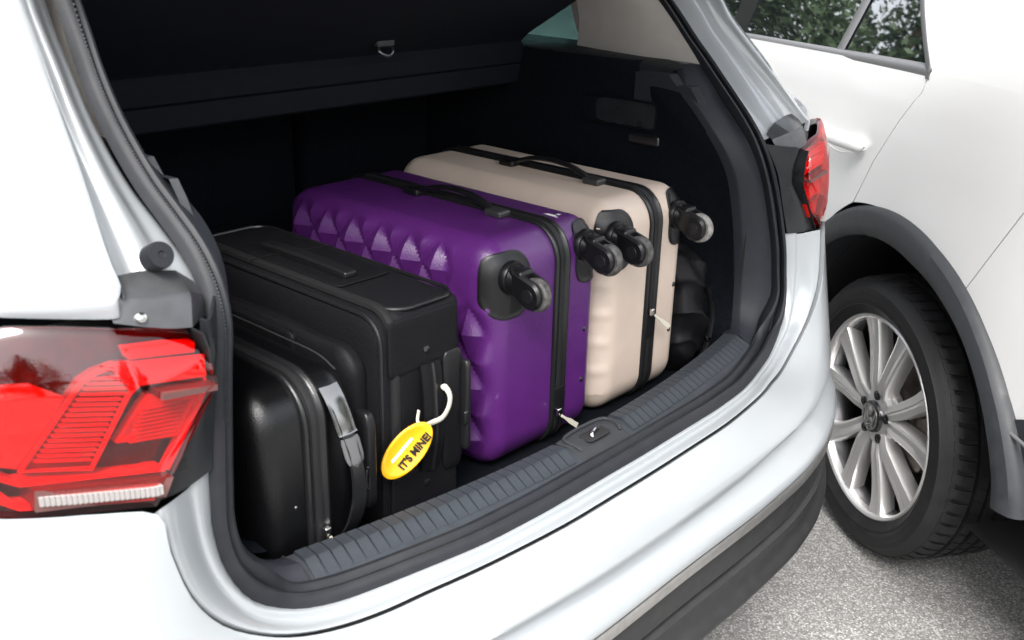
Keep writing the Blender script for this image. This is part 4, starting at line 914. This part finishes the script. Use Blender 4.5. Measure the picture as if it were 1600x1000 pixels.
# arch cladding
rows = []
for i in range(71):
    th = R(-12 + 185 * i / 70); a = (math.cos(th), math.sin(th)); ro, ri = r_out(th), r_in(th); wdt = ro - ri
    row = []
    for q, dx in ((1.03, .012), (1.02, -.006), (.95, -.017), (.8, -.026), (.45, -.031), (.15, -.031), (.04, -.027), (0, -.015), (0, .06)):
        rr = ri + wdt * q; row.append((-.012 + dx, a[0] * rr, a[1] * rr + HZ))
    rows.append(row)
make('arch_cladding', grid(rows), M['cladding'], B, local=True, ang=30)
# wheel well liner
rows = [[(x, r_in(R(a)) * math.cos(R(a)), r_in(R(a)) * math.sin(R(a)) + HZ) for x in (.03, .34)] for a in range(-30, 176, 5)]
make('arch_liner', grid(rows), M['well'], B, local=True, solid=.003)
make('inner_well', box(.34, .36, -.52, .50, .26, .95), M['well'], B, local=True, smooth=False)
# --- wheel
wh = bpy.data.objects.new('wheel', None); COL.objects.link(wh); wh.parent = B; wh.location = (0, 0, HZ)
def lathe(prof, n=96):   # (radius, x) round the local x axis
    return grid([[(x, r * math.cos(2 * math.pi * k / n), r * math.sin(2 * math.pi * k / n)) for k in range(n)] for r, x in prof], cv=True)
TR = .3475
tw = [(.240, .022), (.249, .004), (.256, -.004), (.262, -.010), (.275, -.018), (.2775, -.0205), (.280, -.0195), (.295, -.023), (.312, -.022), (.318, -.0225), (.320, -.0195), (.328, -.012), (.336, -.001), (.3405, .010)]
treadp = [(.3385, .010), (.3395, .018), (.3405, .030)]
grv = [(.3455, .052), (.333, .053), (.333, .061), (.3462, .061), (.3466, .086), (.333, .087), (.333, .096), (.347, .096), (.347, .122), (.333, .123), (.333, .132), (.3465, .132), (.346, .158), (.333, .159), (.333, .167), (.345, .167)]
inn = [(.343, .195), (.338, .208), (.325, .219), (.30, .224), (.27, .218), (.245, .205)]
tyre = lathe(tw + treadp + grv + inn, 128)
# shoulder blocks and sipes of the tread, joined to the tyre
blk = []
NB = 62
for k in range(NB):
    a0 = 2 * math.pi * k / NB; a1 = a0 + 2 * math.pi / NB * .70
    def ptx(a, r, x): return (x, r * math.cos(a), r * math.sin(a))
    sk = .012
    P0 = [(.3385, .001), (.3435, .010), (.3468, .022), (.3482, .048)]
    v = [ptx(a0 + sk * j, r, x) for j, (r, x) in enumerate(P0)] + [ptx(a1 + sk * j, r, x) for j, (r, x) in enumerate(P0)]
    v += [ptx(a0 + sk * j, r - .010, x + .001) for j, (r, x) in enumerate(P0)] + [ptx(a1 + sk * j, r - .010, x + .001) for j, (r, x) in enumerate(P0)]
    f = [(j, j + 1, 5 + j, 4 + j) for j in range(3)] + [(j, 8 + j, 9 + j, j + 1) for j in range(3)] + [(4 + j, 5 + j, 13 + j, 12 + j) for j in range(3)] + [(3, 11, 15, 7), (0, 4, 12, 8)]
    blk.append((v, f))
    for (xa, xb, rr) in ((.062, .085, .3485), (.097, .121, .349), (.133, .157, .3485), (.168, .196, .3465)):
        aa0 = a0 + .03 * (xa * 20 % 1); v = [ptx(aa0 + (.035 if i else 0), rr, x) for i, x in enumerate((xa, xb))] + [ptx(aa0 + 2 * math.pi / NB * .82 + (.035 if i else 0), rr, x) for i, x in enumerate((xa, xb))]
        v += [ptx(math.atan2(p[2], p[1]), rr - .006, p[0]) for p in v[:4]]
        blk.append((v, [(0, 1, 3, 2), (0, 4, 5, 1), (2, 3, 7, 6), (0, 2, 6, 4), (1, 5, 7, 3)]))
for k in range(220):
    a = 2 * math.pi * k / 220; d_ = .0035 if k % 11 else .006
    v = [(x_, r_ * math.cos(a + e * d_ * .5), r_ * math.sin(a + e * d_ * .5)) for r_, x_ in ((.284, -.0205), (.306, -.0215)) for e in (-1, 1)] + [(x_ - .0016, r_ * math.cos(a + e * d_ * .3), r_ * math.sin(a + e * d_ * .3)) for r_, x_ in ((.285, -.0205), (.305, -.0215)) for e in (-1, 1)]
    blk.append((v, [(4, 5, 7, 6), (0, 1, 5, 4), (2, 6, 7, 3), (0, 4, 6, 2), (1, 3, 7, 5)]))
make('tyre', join(tyre, *blk), M['tyre'], wh, local=True, ang=30)
rim = lathe([(.2545, .000), (.2555, -.004), (.2525, -.0075), (.2485, -.007), (.245, -.003), (.243, .004), (.2405, .016)], 96)
make('rim', rim, M['alloy'], wh, local=True, ang=50)
make('rim_barrel', lathe([(.2405, .0165), (.231, .040), (.222, .075), (.219, .14), (.225, .20)], 96), M['gunmetal'], wh, local=True, ang=50)
make('rim_back', lathe([(.219, .100), (.0, .102)], 48), M['well'], wh, local=True)
# spokes: five pairs that leave the hub close together and spread to the rim
def spoke(ac, sgn):
    rows = []
    for t in np.linspace(0, 1, 9):
        r = .040 + (.246 - .040) * t
        a = ac + sgn * R(11.5 + 6.5 * (t ** 1.1) + (10 if t < .15 else 0) * (1 - t / .15) * .4)
        w1 = np.interp(t, [0, .3, .8, 1], [.0185, .0205, .0245, .0315]); dp = np.interp(t, [0, .25, .7, .95, 1], [.010, .000, .004, .003, .001])
        c = np.array([math.cos(a), math.sin(a)]) * r; s_ = np.array([-math.sin(a), math.cos(a)])
        pr_ = [(-.95, .040), (-1.0, .012), (-.88, .003), (-.25 * sgn - .35, .0), (.0 + .1 * sgn, .004), (.45 + .2 * sgn, .0005), (.88, .003), (1.0, .012), (.95, .040)]
        rows.append([(dp + d, c[0] + s_[0] * w1 * k, c[1] + s_[1] * w1 * k) for k, d in pr_])
    return grid(rows)
for k in range(5):
    for sgn in (-1, 1):
        make('spoke', spoke(R(90 + 72 * k), sgn), M['alloy'], wh, local=True, ang=28)
make('hub', lathe([(.246 * .0 + .074, .05), (.072, .020), (.064, .011), (.046, .008), (.040, .0075)], 60), M['alloy'], wh, local=True, ang=30)
make('hub_web', lathe([(.080, .030), (.0, .030)], 40), M['alloy'], wh, local=True)
for k in range(5):
    a = R(90 + 72 * k); c = (.006, .056 * math.cos(a), .056 * math.sin(a))
    make('bolt_pocket', cyl(c, (-1, 0, 0), 0, 0, 20, [(.0115, -.003), (.0115, .0015), (.0095, .0022), (.009, -.008), (0, -.008)]), M['black'], wh, local=True)
    make('wheel_bolt', cyl((.012, c[1], c[2]), (-1, 0, 0), 0, 0, 6, [(.0072, 0), (.0072, .008), (.005, .0095), (0, .0095)]), M['gunmetal'], wh, local=True, smooth=False)
cap = make('centre_cap', lathe([(.040, .009), (.0395, -.001), (.0375, -.003), (.0345, -.0035), (.033, -.002), (.0, -.0025)], 48), M['gunmetal'], wh, local=True, ang=40)
# emblem: ring with V over W in raised bars, same plane as the cap
def bar(p, q, w_=.0027):
    p = np.array(p); q = np.array(q); d = (q - p) / np.linalg.norm(q - p); s_ = np.array([-d[1], d[0]]) * w_
    P = [p - s_, q - s_, q + s_, p + s_]
    v = [(-.0022, -a[0], a[1]) for a in P] + [(-.0052, -a[0], a[1]) for a in P]
    return v, [(0, 1, 2, 3), (4, 7, 6, 5), (0, 4, 5, 1), (1, 5, 6, 2), (2, 6, 7, 3), (3, 7, 4, 0)]
s_ = .001
em = [bar((-12 * s_, 27 * s_), (-1.2 * s_, 5 * s_)), bar((12 * s_, 27 * s_), (1.2 * s_, 5 * s_)),
      bar((-23.5 * s_, 18 * s_), (-11.5 * s_, -26 * s_ * .98)), bar((-11.5 * s_, -25.5 * s_), (-.6 * s_, -2 * s_)), bar((11.5 * s_, -25.5 * s_), (.6 * s_, -2 * s_)), bar((23.5 * s_, 18 * s_), (11.5 * s_, -26 * s_ * .98))]
make('emblem', join(*em), M['steel'], wh, local=True, smooth=False)
make('emblem_ring', lathe([(.0335, -.002), (.0335, -.0052), (.0295, -.0052), (.0295, -.002)], 48), M['steel'], wh, local=True, ang=30)
make('brake_disc', lathe([(.155, .085), (.155, .072), (.075, .072), (.070, .06), (.0, .06)], 64), M['disc'], wh, local=True, ang=30)
make('brake_caliper', xf(rbox((.08, -.13, .02), (.035, .035, .075), (.01, .02, .02), (2, 2, 3), 3), Matrix.Rotation(R(12), 4, 'X')), M['disc'], wh, local=True)

# ================================================================== leaves lying about
def leaf(name, label, pos, nrm, d, sz, m):
    n_ = Vector(nrm).normalized(); d = Vector(d); d = (d - n_ * d.dot(n_)).normalized(); s2 = n_.cross(d)
    P = [(-1, 0, .1), (-.4, .32, .05), (.2, .36, .0), (1, 0, .25), (.2, -.36, .1), (-.4, -.32, .12), (0, 0, -.02)]
    v = [tuple(Vector(pos) + d * (a * sz) + s2 * (b * sz) + n_ * (c * sz + .001)) for a, b, c in P]
    o = make(name, (v, [(6, 0, 1), (6, 1, 2), (6, 2, 3), (6, 3, 4), (6, 4, 5), (6, 5, 0)]), m, solid=.0005)
    tag(o, label, 'leaf'); return o
leaf('leaf', 'small dry leaf lying on the rear bumper near its right corner', (.53, .020, .7105), (0, -.45, .9), (1, .3, 0), .009, M['leaf1'])
leaf('leaf', 'small yellow green leaf lying on the asphalt left of the white car tyre', (1.33, .31, .003), (0, 0, 1), (.3, 1, 0), .012, M['leaf1'])

# ================================================================== trees ahead of the cars, mirrored in the window glass
def leaves(rg, Q, s0, s1):
    n = len(Q); a = rg.normal(0, 1, (n, 3)); a /= np.linalg.norm(a, axis=1)[:, None]; b = np.cross(a, rg.normal(0, 1, (n, 3))); b /= np.linalg.norm(b, axis=1)[:, None]; s3 = rg.uniform(s0, s1, n)[:, None]
    V = np.stack([Q - a * s3, Q + b * s3 * .5, Q + a * s3, Q - b * s3 * .5], 1).reshape(-1, 3)
    return V.tolist(), np.arange(4 * n).reshape(-1, 4).tolist()
def tree(loc, hgt, rad, seed, label):
    rnd = random.Random(seed)
    t = thing('broadleaf_tree', label, 'tree', loc, 0, 'trees beyond the car park')
    P = [(0, 0, 0), (.08, .05, hgt * .2), (-.05, .1, hgt * .45), (.1, 0, hgt * .75)]
    L = [tube(cr(P, 4), list(np.linspace(.2, .05, 13)), 8)]
    for k in range(9):
        a = rnd.uniform(0, 6.28); z0 = hgt * rnd.uniform(.2, .6); e = rad * rnd.uniform(.5, .9)
        L.append(tube([(0, .05, z0), (math.cos(a) * e * .5, math.sin(a) * e * .5, z0 + e * .35), (math.cos(a) * e, math.sin(a) * e, z0 + e * .6)], [.07, .045, .015], 6))
    make('trunk', join(*L), M['bark'], t, local=True)
    rg = np.random.default_rng(seed); cl = []
    while len(cl) < 120:
        q = rg.uniform(-1, 1, 3)
        if .2 < q @ q < 1: cl.append((q * np.array([rad, rad, hgt * .46]) + np.array([0, 0, hgt * .56]), rg.uniform(.3, .7)))
    V, F = leaves(rg, np.concatenate([rg.normal(0, .5, (230, 3)) * r_ + c for c, r_ in cl]), .035, .075)
    make('crown', (V, F), M['leafm'], t, smooth=False, local=True)
    return t
T0 = tree((3.0, 11.0, 0), 6.0, 2.3, 3, 'leafy green tree ahead, left one in the window reflection')
tree((6.8, 10.5, 0), 6.5, 2.5, 5, 'leafy green tree ahead, middle one in the window reflection')
tree((10.5, 11.5, 0), 6.2, 2.4, 8, 'leafy green tree ahead, right one in the window reflection')
tree((-1.2, 13.0, 0), 7.0, 2.6, 11, 'leafy green tree ahead beyond the loaded car')

def shrub(loc, hgt, rad, seed, label):
    rnd = random.Random(seed); t = thing('shrub', label, 'shrub', loc, 0, 'shrubs under the trees'); V = []; F = []
    L = [tube([(0, 0, 0), (rad * .4 * math.cos(a), rad * .4 * math.sin(a), hgt * .5), (rad * .7 * math.cos(a), rad * .7 * math.sin(a), hgt * .85)], [.03, .02, .008], 6) for a in (0, 1.3, 2.6, 3.9, 5.2)]
    make('stem', join(*L), M['bark'], t, local=True)
    rg = np.random.default_rng(seed); q = rg.normal(0, 1, (6000, 3)); q = q / np.linalg.norm(q, axis=1)[:, None] * rg.uniform(.2, 1, 6000)[:, None] ** .5
    q = q * (.75 + .25 * np.sin(q[:, 0] * 9 + q[:, 1] * 7 + q[:, 2] * 8))[:, None] * np.array([rad, rad, hgt * .5]) + np.array([0, 0, hgt * .52])
    V, F = leaves(rg, q, .03, .06)
    make('foliage', (V, F), M['leafm'], t, smooth=False, local=True)
for k, (x, y, nm) in enumerate([(-.6, 9.2, 'first'), (1.5, 9.0, 'second'), (3.6, 8.8, 'third'), (5.6, 8.9, 'fourth'), (7.7, 9.1, 'fifth')]):
    shrub((x, y, 0), 2.3 + .2 * (k % 2), 1.35, 20 + k, 'dense green shrub under the trees ahead, %s from the left' % nm)

# unseen trees added to darken reflections in paint and lenses and cut low sky light
for k, (x, y, sc) in enumerate([(-10, -13, 1.1), (-4, -16, 1.25), (3, -15, 1.05), (10, -12, 1.2), (-15, -5, 1.2), (-15, 3, 1.1), (-13, 10, 1.2)]):
    t = T0.copy(); COL.objects.link(t); t.location = (x, y, 0); t.rotation_euler = (0, 0, k * 1.7); t.scale = (sc, sc, sc)
    t['label'] = 'leafy green tree added unseen behind the photographer for reflections, %s from the right' % ['third', 'second', 'first', 'last', 'fourth', 'fifth', 'sixth'][k]; t['group'] = 'unseen trees added for reflections'
    for ch in list(T0.children):
        c = ch.copy(); COL.objects.link(c); c.parent = t
